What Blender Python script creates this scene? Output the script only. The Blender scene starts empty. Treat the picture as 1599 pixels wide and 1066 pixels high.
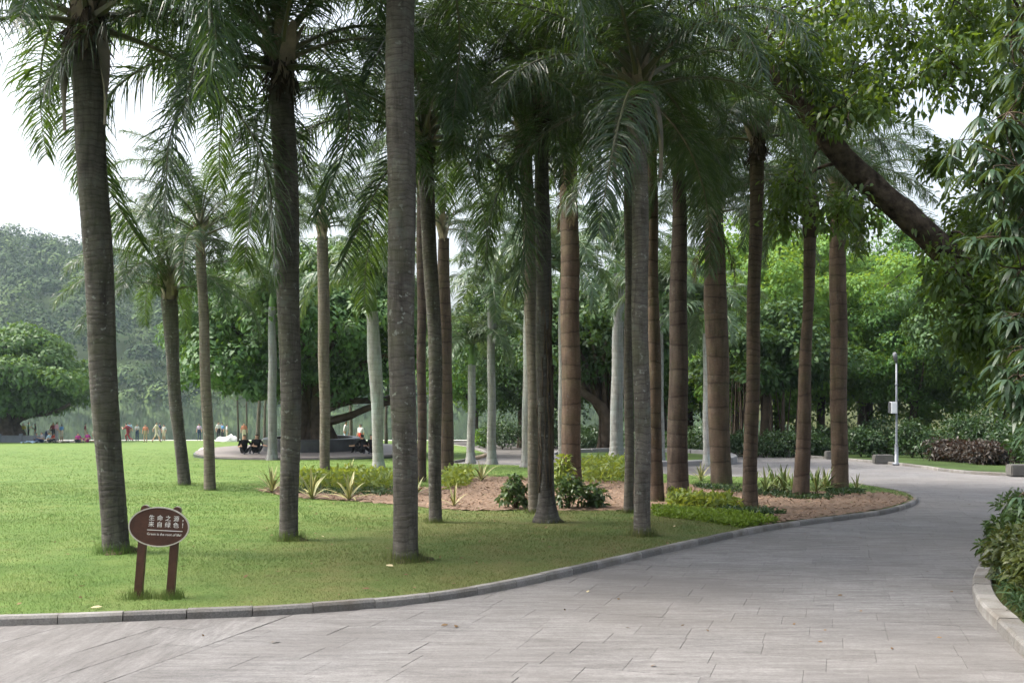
import bpy, bmesh, math, random
import numpy as np
from mathutils import Vector, Matrix
from mathutils.geometry import tessellate_polygon

R = math.radians
rng = np.random.default_rng(7)
random.seed(7)
SC = bpy.context.scene
COL = SC.collection

# ------------------------------------------------------------------ camera, sky, sun, exposure
F = 1555.0            # focal length in photo pixels (35 mm on full frame)
CX, HY = 799.5, 597.0  # principal column, horizon row
EYE = 1.6
SL = 64.0 / 1555.0    # the park falls gently away towards the lake
cam_d = bpy.data.cameras.new('camera')
cam_d.lens = 35.0; cam_d.sensor_width = 36.0
cam_d.shift_y = 64.0 / 1599.0
cam_d.clip_start = 0.1; cam_d.clip_end = 3000
cam = bpy.data.objects.new('camera', cam_d); COL.objects.link(cam)
cam.location = (0, 0, EYE); cam.rotation_euler = (R(90), 0, 0)
SC.camera = cam

SUN_DIR = Vector((-0.60, 0.04, 0.80)).normalized()
sun_el = math.asin(SUN_DIR.z); sun_az = math.atan2(SUN_DIR.x, SUN_DIR.y)
world = bpy.data.worlds.new('World'); SC.world = world; world.use_nodes = True
wn = world.node_tree
bg = wn.nodes['Background']
sky = wn.nodes.new('ShaderNodeTexSky'); sky.sky_type = 'NISHITA'; sky.sun_disc = False
sky.sun_elevation = sun_el; sky.sun_rotation = sun_az
sky.air_density = 1.0; sky.dust_density = 6.0; sky.ozone_density = 1.0
hs = wn.nodes.new('ShaderNodeHueSaturation'); hs.inputs['Saturation'].default_value = 0.45
wn.links.new(sky.outputs[0], hs.inputs['Color']); wn.links.new(hs.outputs[0], bg.inputs[0])
bg.inputs[1].default_value = 0.15
sd = bpy.data.lights.new('sun', 'SUN'); sd.energy = 1.5; sd.angle = R(18); sd.color = (1.0, 0.93, 0.82)
sun = bpy.data.objects.new('sun', sd); COL.objects.link(sun)
sun.rotation_euler = (-SUN_DIR).to_track_quat('-Z', 'Y').to_euler(); sun.location = (-30, 20, 40)
SC.view_settings.view_transform = 'Standard'; SC.view_settings.look = 'None'
SC.view_settings.exposure = 1.55; SC.view_settings.gamma = 1.0
cy = SC.cycles
cy.max_bounces = 6; cy.diffuse_bounces = 3; cy.glossy_bounces = 2; cy.transmission_bounces = 3
cy.transparent_max_bounces = 6; cy.volume_bounces = 0; cy.use_denoising = True
cy.adaptive_threshold = 0.02
cy.caustics_reflective = False; cy.caustics_refractive = False

# ------------------------------------------------------------------ helpers
def gz(y, off=0.0): return -SL * y + off
LAWN = 0.058
def PT(px, py, off=0.0):
    """photo pixel of a point on the sloping ground -> world"""
    D = F * (EYE - off) / (py - HY - 64.0)
    return np.array([(px - CX) / F * D, D, gz(D, off)])
def WP(px, py, D): return np.array([(px - CX) / F * D, D, EYE - (py - HY) / F * D])
def GX(px, D, off=0.0): return np.array([(px - CX) / F * D, D, gz(D, off)])

def tag(o, label=None, cat=None, group=None, kind=None):
    if label: o['label'] = label
    if cat: o['category'] = cat
    if group: o['group'] = group
    if kind: o['kind'] = kind
    return o
def empty(name, loc, label=None, cat=None, group=None):
    o = bpy.data.objects.new(name, None); COL.objects.link(o); o.location = loc
    o.empty_display_size = 0.2
    return tag(o, label, cat, group)
def link(name, me, parent=None, loc=(0, 0, 0), rz=0.0, sc=1.0):
    o = bpy.data.objects.new(name, me); COL.objects.link(o)
    o.location = loc
    if rz: o.rotation_euler = (0, 0, rz)
    if sc != 1.0: o.scale = (sc, sc, sc)
    if parent: o.parent = parent
    return o
def mesh(name, V, faces, mats=None, smooth=False, attr=None, midx=None):
    """V (n,3); faces: list of lists or array (m,3|4)"""
    me = bpy.data.meshes.new(name)
    V = np.asarray(V, dtype=np.float32).reshape(-1, 3)
    if isinstance(faces, np.ndarray):
        m, k = faces.shape
        me.vertices.add(len(V)); me.vertices.foreach_set('co', V.ravel())
        me.loops.add(m * k); me.loops.foreach_set('vertex_index', faces.astype(np.int32).ravel())
        me.polygons.add(m)
        me.polygons.foreach_set('loop_start', np.arange(0, m * k, k, dtype=np.int32))
        me.polygons.foreach_set('loop_total', np.full(m, k, dtype=np.int32))
        me.update(calc_edges=True)
    else:
        me.from_pydata([tuple(v) for v in V], [], [tuple(int(i) for i in f) for f in faces]); me.update()
    if mats:
        for mm in (mats if isinstance(mats, (list, tuple)) else [mats]): me.materials.append(mm)
    if smooth: me.polygons.foreach_set('use_smooth', np.ones(len(me.polygons), dtype=bool))
    if midx is not None: me.polygons.foreach_set('material_index', np.asarray(midx, dtype=np.int32))
    if attr is not None:
        for an, vals in attr.items():
            a = me.attributes.new(an, 'FLOAT', 'POINT'); a.data.foreach_set('value', np.asarray(vals, dtype=np.float32))
    return me
class MB:
    """collects shapes into one mesh"""
    def __init__(s): s.V = []; s.Fc = []; s.n = 0; s.A = []
    def add(s, V, Fc, a=0.0):
        V = np.asarray(V, float).reshape(-1, 3)
        s.V.append(V); s.Fc += [[i + s.n for i in f] for f in Fc]; s.n += len(V)
        s.A.append(np.broadcast_to(np.asarray(a, float), (len(V),)))
    def tube(s, pts, rad, seg=10, cap=True, a=0.0, wob=0.0):
        V, Fc = tube(pts, rad, seg, cap, wob); s.add(V, Fc, a)
    def box(s, c, size, rot=None, a=0.0):
        hx, hy, hz = np.array(size) / 2
        V = np.array([[x, y, z] for x in (-hx, hx) for y in (-hy, hy) for z in (-hz, hz)])
        if rot is not None: V = V @ np.array(Matrix.Rotation(rot, 3, 'Z')).T
        s.add(V + np.array(c), [[0, 1, 3, 2], [4, 6, 7, 5], [0, 4, 5, 1], [2, 3, 7, 6], [0, 2, 6, 4], [1, 5, 7, 3]], a)
    def mesh(s, name, mats, smooth=False, attr='t'):
        return mesh(name, np.vstack(s.V), s.Fc, mats, smooth, {attr: np.concatenate(s.A)} if attr else None)
def tube(pts, rad, seg=10, cap=True, wob=0.0):
    pts = np.asarray(pts, float); n = len(pts); rad = np.broadcast_to(np.asarray(rad, float), (n,))
    T = np.gradient(pts, axis=0); T /= np.linalg.norm(T, axis=1)[:, None] + 1e-9
    ref = np.array([0, 1, 0]) if abs(T[0][1]) < 0.8 else np.array([1, 0, 0])
    V = np.zeros((n, seg, 3)); u = None
    th = np.linspace(0, 2 * np.pi, seg, endpoint=False)
    for i in range(n):
        if u is None: u = np.cross(T[i], ref)
        u = u - T[i] * np.dot(u, T[i]); u /= np.linalg.norm(u) + 1e-9
        w = np.cross(T[i], u)
        rr = rad[i] * (1 + (wob * rng.standard_normal(seg) if wob else 0))
        V[i] = pts[i] + (np.cos(th) * rr)[:, None] * u + (np.sin(th) * rr)[:, None] * w
    Fc = [[i * seg + j, i * seg + (j + 1) % seg, (i + 1) * seg + (j + 1) % seg, (i + 1) * seg + j] for i in range(n - 1) for j in range(seg)]
    if cap: Fc += [list(range(seg))[::-1], [(n - 1) * seg + j for j in range(seg)]]
    return V.reshape(-1, 3), Fc
def lathe(prof, seg=24):
    """prof list of (r,z)"""
    th = np.linspace(0, 2 * np.pi, seg, endpoint=False); n = len(prof)
    V = np.array([[r * np.cos(t), r * np.sin(t), z] for r, z in prof for t in th])
    Fc = [[i * seg + j, i * seg + (j + 1) % seg, (i + 1) * seg + (j + 1) % seg, (i + 1) * seg + j] for i in range(n - 1) for j in range(seg)]
    Fc += [list(range(seg))[::-1], [(n - 1) * seg + j for j in range(seg)]]
    return V, Fc
def smoothline(P, n):
    """Catmull-Rom through points, n samples"""
    P = np.asarray(P, float); Q = np.vstack([2 * P[0] - P[1], P, 2 * P[-1] - P[-2]])
    out = []
    m = len(P) - 1
    for t in np.linspace(0, m, n):
        i = min(int(t), m - 1); u = t - i
        a, b, c, d = Q[i], Q[i + 1], Q[i + 2], Q[i + 3]
        out.append(0.5 * ((2 * b) + (c - a) * u + (2 * a - 5 * b + 4 * c - d) * u * u + (3 * b - a - 3 * c + d) * u ** 3))
    return np.array(out)
def inpoly(x, y, poly):
    x = np.asarray(x, float); y = np.asarray(y, float); c = np.zeros(x.shape, bool)
    px, py = poly[:, 0], poly[:, 1]; j = len(poly) - 1
    for i in range(len(poly)):
        cond = ((py[i] > y) != (py[j] > y)) & (x < (px[j] - px[i]) * (y - py[i]) / (py[j] - py[i] + 1e-12) + px[i])
        c ^= cond; j = i
    return c
def sample_poly(poly, n):
    lo, hi = poly.min(0), poly.max(0); out = []; tot = 0
    while tot < n:
        q = rng.uniform(lo, hi, (n * 2, 2)); q = q[inpoly(q[:, 0], q[:, 1], poly)]
        out.append(q); tot += len(q)
    return np.vstack(out)[:n]
def polysheet(name, poly, off, mat):
    P3 = [Vector((x, y, 0)) for x, y in poly]
    tris = tessellate_polygon([P3])
    V = np.array([[x, y, gz(y, off)] for x, y in poly])
    Fc = []
    for t in tris:
        a, b, c = (V[i][:2] for i in t)
        cr = (b[0] - a[0]) * (c[1] - a[1]) - (b[1] - a[1]) * (c[0] - a[0])
        Fc.append(list(t) if cr > 0 else list(t)[::-1])
    return mesh(name, V, Fc, mat)
def pxpoly(pts, off=0.0): return np.array([PT(x, y, off)[:2] for x, y in pts])

# ------------------------------------------------------------------ materials
class NT:
    def __init__(s, name):
        s.m = bpy.data.materials.new(name); s.m.use_nodes = True; s.t = s.m.node_tree; s.N = s.t.nodes
        s.b = s.N['Principled BSDF']; s.out = s.N['Material Output']
    def n(s, typ, **kw):
        nd = s.N.new(typ)
        for k, v in kw.items():
            if k.startswith('i_'): nd.inputs[k[2:].replace('_', ' ')].default_value = v
            else: setattr(nd, k, v)
        return nd
    def l(s, a, b): s.t.links.new(a, b)
    def pos(s): return s.n('ShaderNodeNewGeometry').outputs['Position']
    def obj(s): return s.n('ShaderNodeTexCoord').outputs['Object']
    def mapping(s, vec, scale=(1, 1, 1), rot=(0, 0, 0)):
        mp = s.n('ShaderNodeMapping'); mp.inputs['Scale'].default_value = scale; mp.inputs['Rotation'].default_value = rot
        s.l(vec, mp.inputs['Vector']); return mp.outputs[0]
    def noise(s, vec, scale, detail=4.0, rough=0.6):
        nd = s.n('ShaderNodeTexNoise'); nd.inputs['Scale'].default_value = scale; nd.inputs['Detail'].default_value = detail
        nd.inputs['Roughness'].default_value = rough
        if vec is not None: s.l(vec, nd.inputs['Vector'])
        return nd.outputs['Fac']
    def ramp(s, fac, stops):
        nd = s.n('ShaderNodeValToRGB'); e = nd.color_ramp.elements
        while len(e) < len(stops): e.new(0.5)
        for el, (p, c) in zip(e, stops): el.position = p; el.color = (*c, 1) if len(c) == 3 else c
        s.l(fac, nd.inputs[0]); return nd.outputs['Color']
    def mix(s, fac, a, b, mode='MIX'):
        nd = s.n('ShaderNodeMix', data_type='RGBA', blend_type=mode)
        for sock, v in ((nd.inputs[0], fac), (nd.inputs[6], a), (nd.inputs[7], b)):
            if isinstance(v, (int, float)): sock.default_value = v
            elif isinstance(v, tuple): sock.default_value = (*v, 1) if len(v) == 3 else v
            else: s.l(v, sock)
        return nd.outputs[2]
    def math(s, op, a, b=0.0):
        nd = s.n('ShaderNodeMath', operation=op)
        for sock, v in ((nd.inputs[0], a), (nd.inputs[1], b)):
            if isinstance(v, (int, float)): sock.default_value = v
            else: s.l(v, sock)
        return nd.outputs[0]
    def attr(s, name): return s.n('ShaderNodeAttribute', attribute_name=name).outputs['Fac']
    def island(s): return s.n('ShaderNodeNewGeometry').outputs['Random Per Island']
    def orand(s): return s.n('ShaderNodeObjectInfo').outputs['Random']
    def bump(s, h, strength=0.3, dist=0.02):
        b = s.n('ShaderNodeBump'); b.inputs['Strength'].default_value = strength; b.inputs['Distance'].default_value = dist
        s.l(h, b.inputs['Height']); s.l(b.outputs[0], s.b.inputs['Normal'])
    def fin(s, col=None, rough=0.6, spec=0.4, metal=0.0):
        if col is not None:
            if isinstance(col, tuple): s.b.inputs['Base Color'].default_value = (*col, 1)
            else: s.l(col, s.b.inputs['Base Color'])
        s.b.inputs['Roughness'].default_value = rough; s.b.inputs['Specular IOR Level'].default_value = spec
        s.b.inputs['Metallic'].default_value = metal
        return s.m

def leaf_mat(name, dark, light, trans, tw=0.3, rough=0.45, spec=0.4, base=None):
    t = NT(name)
    r = t.island(); o = t.orand()
    big = t.noise(t.pos(), 0.6, 2.0)
    f = t.math('ADD', t.math('MULTIPLY', r, 0.6), t.math('MULTIPLY', big, 0.45))
    f = t.math('ADD', f, t.math('MULTIPLY', t.math('SUBTRACT', o, 0.5), 0.25))
    c = t.ramp(f, [(0.1, dark), (0.9, light)])
    if base:  # woody stalk colour where attribute t marks the stalk
        c = t.mix(t.attr('t'), c, base)
    t.fin(c, rough, spec)
    tr = t.n('ShaderNodeBsdfTranslucent')
    tr.inputs['Color'].default_value = (*trans, 1)
    mx = t.n('ShaderNodeMixShader')
    if base: t.l(t.math('MULTIPLY', t.math('SUBTRACT', 1.0, t.attr('t')), tw), mx.inputs[0])
    else: mx.inputs[0].default_value = tw
    t.l(t.b.outputs[0], mx.inputs[1]); t.l(tr.outputs[0], mx.inputs[2]); t.l(mx.outputs[0], t.out.inputs['Surface'])
    return t.m

def hill_leaf_mat():
    t = NT('hill_leaf'); f = t.math('ADD', t.math('MULTIPLY', t.attr('tree'), 0.75), t.math('MULTIPLY', t.island(), 0.25))
    return t.fin(t.ramp(f, [(0.05, (0.020, 0.048, 0.016)), (0.6, (0.060, 0.105, 0.030)), (0.95, (0.110, 0.165, 0.045))]), 0.75, 0.15)
def bark_mat(name, c0, c1, ringcol=None, ringn=0.0, lichen=0.0, moss=0.0, pale=None):
    """palm bark: attribute ring (0 groove..1) comes with the geometry"""
    t = NT(name); p = t.obj()
    pz = t.mapping(p, (14, 14, 3.0))
    n1 = t.noise(t.mapping(p, (2.2, 2.2, 0.9)), 2.0, 5); n2 = t.noise(t.mapping(p, (5, 5, 26)), 2.0, 6, 0.7)
    c = t.ramp(t.math('ADD', t.math('MULTIPLY', n1, 0.6), t.math('MULTIPLY', n2, 0.45)), [(0.32, c0), (0.72, c1)])
    if pale: c = t.mix(t.ramp(t.noise(t.mapping(p, (3, 3, 0.7)), 1.3, 4), [(0.45, (0, 0, 0)), (0.65, (0.85,) * 3)]), c, pale)
    c = t.mix(t.ramp(t.noise(t.mapping(p, (7, 7, 0.8)), 1.6, 5, 0.7), [(0.5, (0, 0, 0)), (0.68, (0.6,) * 3)]), c, tuple(v * 0.6 for v in c0))
    if ringcol: c = t.mix(t.math('MULTIPLY', t.math('SUBTRACT', 1.0, t.attr('ring')), ringn), c, ringcol)
    if moss: c = t.mix(t.ramp(t.noise(p, 1.4, 3), [(0.5, (0, 0, 0)), (0.75, (moss,) * 3)]), c, (0.10, 0.115, 0.05))
    if lichen:
        v = t.noise(p, 16.0, 3, 0.5)
        v2 = t.noise(p, 1.8, 2)
        c = t.mix(t.ramp(t.noise(p, 5.0, 4, 0.6), [(0.55, (0, 0, 0)), (0.72, (0.45 * min(1, lichen),) * 3)]), c, (0.15, 0.17, 0.155))
        k = t.math('MULTIPLY', t.ramp(v, [(0.62, (0, 0, 0)), (0.69, (1, 1, 1))]), t.ramp(v2, [(0.4, (0, 0, 0)), (0.62, (lichen,) * 3)]))
        c = t.mix(k, c, (0.27, 0.285, 0.26))
    vv = t.n('ShaderNodeHueSaturation'); t.l(t.math('ADD', t.math('MULTIPLY', t.orand(), 0.6), 0.75), vv.inputs['Value']); t.l(t.math('ADD', t.math('MULTIPLY', t.orand(), 0.3), 0.85), vv.inputs['Saturation']); t.l(c, vv.inputs['Color']); c = vv.outputs[0]
    h = t.math('ADD', t.math('MULTIPLY', n2, 0.7), t.math('MULTIPLY', t.noise(p, 45, 3), 0.3))
    t.bump(h, 0.7, 0.018)
    return t.fin(c, 0.9, 0.15)

def simple_mat(name, col, rough=0.6, spec=0.4, metal=0.0, var=0.15, scale=6.0, bump=0.0):
    t = NT(name)
    n = t.noise(t.obj(), scale, 4)
    lo = tuple(max(0.0, v * (1 - var)) for v in col); hi = tuple(min(1.0, v * (1 + var)) for v in col)
    c = t.ramp(n, [(0.3, lo), (0.7, hi)])
    if bump: t.bump(t.noise(t.obj(), scale * 5, 4), bump, 0.01)
    return t.fin(c, rough, spec, metal)

def lawn_color(t, blade=False):
    p = t.pos()
    big = t.noise(p, 0.33, 4); mid = t.noise(p, 1.7, 5); fine = t.noise(p, 26.0, 5, 0.7)
    c = t.ramp(mid, [(0.3, (0.076, 0.150, 0.030)), (0.55, (0.116, 0.212, 0.044)), (0.75, (0.160, 0.252, 0.060))])
    # worn, drier turf round the palm trunks, with the palms' shade painted in
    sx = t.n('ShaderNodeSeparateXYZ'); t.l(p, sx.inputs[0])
    wear_shade_zone = t.math('MULTIPLY', t.ramp(t.math('DIVIDE', t.math('ADD', sx.outputs[0], 4.0), 6.0), [(0.0, (0, 0, 0)), (0.6, (1, 1, 1))]),
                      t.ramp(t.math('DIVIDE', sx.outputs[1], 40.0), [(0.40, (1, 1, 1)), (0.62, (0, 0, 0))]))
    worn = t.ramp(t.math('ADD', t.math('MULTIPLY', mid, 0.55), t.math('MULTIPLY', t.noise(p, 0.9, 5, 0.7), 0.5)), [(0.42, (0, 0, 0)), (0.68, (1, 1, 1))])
    w = t.math('MULTIPLY', worn, t.math('ADD', t.math('MULTIPLY', wear_shade_zone, 0.70), 0.22))
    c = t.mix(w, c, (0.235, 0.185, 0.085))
    c = t.mix(t.math('MULTIPLY', wear_shade_zone, 0.55), c, (0.088, 0.096, 0.034))  # olive tint puts the shade under the palms into the turf colour
    c = t.mix(t.ramp(t.noise(p, 2.6, 5, 0.75), [(0.60, (0, 0, 0)), (0.74, (0.55,) * 3)]), c, (0.20, 0.165, 0.085))
    return c, fine, big
def lawn_mat():
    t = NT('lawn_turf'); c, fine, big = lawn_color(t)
    c = t.mix(t.ramp(fine, [(0.3, (0.5,) * 3), (0.7, (0, 0, 0))]), c, (0.07, 0.09, 0.02))
    t.bump(fine, 0.8, 0.03)
    return t.fin(c, 0.85, 0.2)
def blade_mat():
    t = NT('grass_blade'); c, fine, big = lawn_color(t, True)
    r = t.island()
    c = t.mix(t.ramp(r, [(0.0, (0.45,) * 3), (0.5, (0, 0, 0))]), c, (0.075, 0.12, 0.02))
    c = t.mix(t.ramp(r, [(0.80, (0, 0, 0)), (1.0, (0.5,) * 3)]), c, (0.32, 0.28, 0.12))
    t.fin(c, 0.6, 0.25)
    tr = t.n('ShaderNodeBsdfTranslucent'); t.l(c, tr.inputs[0])
    mx = t.n('ShaderNodeMixShader'); mx.inputs[0].default_value = 0.25
    t.l(t.b.outputs[0], mx.inputs[1]); t.l(tr.outputs[0], mx.inputs[2]); t.l(mx.outputs[0], t.out.inputs['Surface'])
    return t.m
HEAD = R(18.0)   # paving courses lie square to this heading
def slab_mat(name, along):
    t = NT(name); p = t.pos()
    rot = (0, 0, HEAD if along == 'x' else HEAD)
    sc = (0.9, 7.0, 1.0) if along == 'x' else (7.0, 0.9, 1.0)
    st = t.noise(t.mapping(p, sc, rot), 2.2, 6, 0.65)
    fine = t.noise(p, 70.0, 4, 0.7)
    dirt = t.noise(p, 0.55, 5, 0.6); warm = t.noise(p, 0.16, 3, 0.5)
    tint = t.attr('t')
    st2 = t.noise(t.mapping(p, tuple(q * 2.6 for q in sc), rot), 3.0, 5, 0.7)
    v = t.math('ADD', t.math('ADD', t.math('MULTIPLY', st, 0.50), t.math('ADD', t.math('MULTIPLY', tint, 0.06), 0.025)), t.math('ADD', t.math('MULTIPLY', t.math('ADD', fine, t.math('SUBTRACT', t.noise(p, 24.0, 5, 0.75), 0.5)), 0.30), t.math('MULTIPLY', st2, 0.18)))
    c = t.ramp(v, [(0.38, (0.066, 0.064, 0.065)), (0.53, (0.150, 0.147, 0.149)), (0.68, (0.250, 0.245, 0.246))])
    c = t.mix(t.ramp(warm, [(0.4, (0, 0, 0)), (0.7, (0.55,) * 3)]), c, (0.190, 0.170, 0.150))
    c = t.mix(t.ramp(dirt, [(0.44, (0, 0, 0)), (0.66, (0.6,) * 3)]), c, (0.118, 0.110, 0.106))
    t.bump(t.math('ADD', st2, t.math('MULTIPLY', fine, 0.6)), 0.5, 0.008)
    return t.fin(c, 0.72, 0.3)
def soil_mat():
    t = NT('mulch_soil'); p = t.pos()
    n = t.noise(p, 9.0, 6, 0.7); f = t.noise(p, 40, 4, 0.7)
    c = t.ramp(t.math('ADD', t.math('MULTIPLY', n, 0.6), t.math('MULTIPLY', f, 0.4)), [(0.3, (0.110, 0.074, 0.052)), (0.5, (0.225, 0.160, 0.118)), (0.72, (0.34, 0.262, 0.205))])
    t.bump(t.math('ADD', n, f), 0.8, 0.03)
    return t.fin(c, 0.95, 0.1)
def ground_mat():
    t = NT('park_ground'); p = t.pos()
    n = t.noise(p, 0.5, 6, 0.65); f = t.noise(p, 9, 5, 0.7)
    c = t.ramp(t.math('ADD', t.math('MULTIPLY', n, 0.6), t.math('MULTIPLY', f, 0.4)), [(0.32, (0.030, 0.028, 0.014)), (0.5, (0.050, 0.060, 0.020)), (0.7, (0.080, 0.085, 0.030))])
    t.bump(f, 0.6, 0.05)
    return t.fin(c, 0.95, 0.1)
def water_mat():
    t = NT('lake_water')
    w = t.noise(t.mapping(t.pos(), (1.0, 0.35, 1)), 1.6, 4)
    t.bump(w, 0.03, 0.03)
    t.b.inputs['IOR'].default_value = 1.33
    return t.fin((0.050, 0.070, 0.050), 0.04, 0.5)
def kerb_mat():
    t = NT('kerb_granite'); p = t.pos(); r = t.orand()
    n = t.noise(p, 3.0, 5); f = t.noise(p, 60, 4, 0.7)
    c = t.ramp(t.math('ADD', t.math('MULTIPLY', f, 0.6), t.math('MULTIPLY', r, 0.3)), [(0.25, (0.125, 0.122, 0.119)), (0.65, (0.30, 0.29, 0.275))])
    c = t.mix(t.ramp(n, [(0.45, (0, 0, 0)), (0.7, (0.7,) * 3)]), c, (0.115, 0.098, 0.076))
    t.bump(f, 0.5, 0.01)
    return t.fin(c, 0.85, 0.2)

M = {}
M['frond'] = leaf_mat('palm_leaflet', (0.014, 0.034, 0.020), (0.044, 0.088, 0.046), (0.15, 0.25, 0.025), 0.26, 0.36, 0.55, base=(0.10, 0.10, 0.05))
M['frond_royal'] = leaf_mat('royal_leaflet', (0.035, 0.080, 0.042), (0.105, 0.165, 0.088), (0.20, 0.28, 0.06), 0.22, 0.40, 0.5, base=(0.12, 0.16, 0.07))
M['bark'] = bark_mat('palm_bark_grey', (0.036, 0.032, 0.029), (0.172, 0.157, 0.140), (0.030, 0.026, 0.023), 0.55, 0.8, 0.4)
M['bark_brown'] = bark_mat('palm_bark_brown', (0.040, 0.031, 0.025), (0.130, 0.097, 0.075), (0.022, 0.016, 0.013), 0.75, 0.15, 0.25)
M['bark_pale'] = bark_mat('palm_bark_pale', (0.16, 0.155, 0.145), (0.34, 0.335, 0.32), (0.11, 0.10, 0.09), 0.35, 0.3, 0.0, pale=(0.27, 0.31, 0.30))
M['bark_tan'] = bark_mat('palm_bark_tan', (0.075, 0.066, 0.054), (0.195, 0.172, 0.142), (0.05, 0.041, 0.032), 0.6, 0.5, 0.2)
M['bark_tree'] = simple_mat('tree_bark', (0.085, 0.066, 0.05), 0.95, 0.1, 0, 0.45, 2.5, 0.8)
M['bark_limb'] = simple_mat('limb_bark', (0.066, 0.051, 0.039), 0.95, 0.1, 0, 0.8, 7.0, 1.0)
M['shaft'] = simple_mat('green_crownshaft', (0.11, 0.20, 0.055), 0.45, 0.4, 0, 0.2, 1.5)
M['sheath'] = simple_mat('leaf_sheath', (0.25, 0.205, 0.155), 0.8, 0.2, 0, 0.45, 5.0, 0.4)
M['fibre'] = simple_mat('dark_leaf_fibre', (0.06, 0.045, 0.032), 0.95, 0.1, 0, 0.5, 12.0, 0.8)
M['spathe'] = simple_mat('dry_spathe', (0.24, 0.215, 0.18), 0.8, 0.2, 0, 0.3, 4.0, 0.4)
M['leaf_dark'] = leaf_mat('banyan_leaf', (0.020, 0.055, 0.018), (0.066, 0.130, 0.038), (0.12, 0.20, 0.02), 0.22, 0.55, 0.3)
M['leaf_banyan'] = leaf_mat('ficus_leaf', (0.030, 0.088, 0.028), (0.112, 0.215, 0.062), (0.16, 0.28, 0.03), 0.22, 0.48, 0.4)
M['leaf_lakeside'] = leaf_mat('lakeside_leaf', (0.046, 0.105, 0.034), (0.130, 0.225, 0.072), (0.18, 0.30, 0.03), 0.25, 0.55, 0.3)
M['leaf_mid'] = leaf_mat('broad_leaf_mid', (0.028, 0.088, 0.022), (0.112, 0.232, 0.054), (0.24, 0.38, 0.03), 0.35, 0.55, 0.3)
M['leaf_light'] = leaf_mat('broad_leaf_light', (0.050, 0.135, 0.022), (0.165, 0.305, 0.062), (0.32, 0.46, 0.04), 0.38, 0.55, 0.3)
M['leaf_hill'] = hill_leaf_mat()
M['leaf_near'] = leaf_mat('long_leaf', (0.022, 0.052, 0.028), (0.062, 0.112, 0.060), (0.16, 0.23, 0.03), 0.22, 0.38, 0.5)
M['leaf_lean'] = leaf_mat('leaning_tree_leaf', (0.026, 0.060, 0.016), (0.085, 0.150, 0.035), (0.22, 0.33, 0.02), 0.36, 0.45, 0.4)
M['leaf_yellow'] = leaf_mat('yellow_green_leaf', (0.060, 0.108, 0.018), (0.180, 0.235, 0.040), (0.40, 0.46, 0.05), 0.3, 0.45, 0.4)
M['leaf_shrub'] = leaf_mat('shrub_leaf', (0.018, 0.046, 0.014), (0.066, 0.118, 0.030), (0.14, 0.21, 0.03), 0.22, 0.42, 0.45)
M['leaf_croton'] = leaf_mat('croton_leaf', (0.022, 0.048, 0.014), (0.100, 0.120, 0.032), (0.20, 0.22, 0.03), 0.22, 0.4, 0.45)
M['leaf_red'] = leaf_mat('dull_red_leaf', (0.022, 0.021, 0.016), (0.062, 0.048, 0.036), (0.10, 0.05, 0.03), 0.2, 0.5, 0.4)
M['leaf_mat'] = leaf_mat('low_mat_leaf', (0.075, 0.135, 0.014), (0.18, 0.27, 0.03), (0.25, 0.36, 0.03), 0.25, 0.5, 0.35)
M['leaf_edge'] = leaf_mat('dark_edging_leaf', (0.012, 0.035, 0.012), (0.045, 0.09, 0.03), (0.08, 0.14, 0.02), 0.2, 0.45, 0.4)
M['hill'] = simple_mat('hill_soil', (0.05, 0.075, 0.028), 0.95, 0.1, 0, 0.4, 0.05)
M['lawn'] = lawn_mat(); M['blade'] = blade_mat(); M['slab'] = slab_mat('paving_stone', 'x'); M['slab_side'] = slab_mat('paving_stone_side', 'y')
M['soil'] = soil_mat(); M['ground'] = ground_mat(); M['water'] = water_mat(); M['kerb'] = kerb_mat()
M['mortar'] = simple_mat('paving_bed', (0.11, 0.104, 0.098), 0.95, 0.1, 0, 0.3, 2.0)
M['chip'] = simple_mat('wood_chip', (0.27, 0.185, 0.13), 0.95, 0.1, 0, 0.5, 40.0)
M['paleway'] = simple_mat('pale_concrete', (0.52, 0.50, 0.46), 0.85, 0.2, 0, 0.1, 0.6)
M['platform'] = simple_mat('platform_stone', (0.21, 0.185, 0.172), 0.6, 0.4, 0, 0.15, 0.8)
M['granite'] = simple_mat('black_granite', (0.045, 0.047, 0.052), 0.35, 0.5, 0, 0.3, 3.0)
M['ringstone'] = simple_mat('ring_wall_stone', (0.20, 0.20, 0.205), 0.6, 0.4, 0, 0.2, 1.5)
M['signwood'] = simple_mat('sign_brown', (0.064, 0.026, 0.015), 0.45, 0.4, 0, 0.25, 14.0, 0.15)
M['signedge'] = simple_mat('sign_silver_edge', (0.50, 0.47, 0.42), 0.45, 0.5, 0.3, 0.1, 10)
M['ink'] = simple_mat('sign_white_paint', (0.80, 0.80, 0.78), 0.5, 0.4, 0, 0.05, 10)
M['pole'] = simple_mat('lamp_grey_paint', (0.17, 0.185, 0.21), 0.4, 0.5, 0.2, 0.06, 3)
M['lampdark'] = simple_mat('lamp_dark_metal', (0.10, 0.105, 0.115), 0.45, 0.5, 0.4, 0.1, 5)
M['boxwhite'] = simple_mat('cabinet_white', (0.66, 0.68, 0.70), 0.5, 0.4, 0, 0.05, 3)
M['benchstone'] = simple_mat('bench_stone', (0.115, 0.112, 0.104), 0.85, 0.2, 0, 0.2, 3, 0.3)
M['fence'] = simple_mat('blue_grey_wall', (0.17, 0.19, 0.215), 0.7, 0.3, 0, 0.15, 2)
M['deadleaf'] = simple_mat('dead_leaf', (0.17, 0.11, 0.06), 0.8, 0.2, 0, 0.4, 10)
M['paleleaf'] = simple_mat('pale_dead_leaf', (0.52, 0.44, 0.27), 0.8, 0.2, 0, 0.2, 10)

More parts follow.
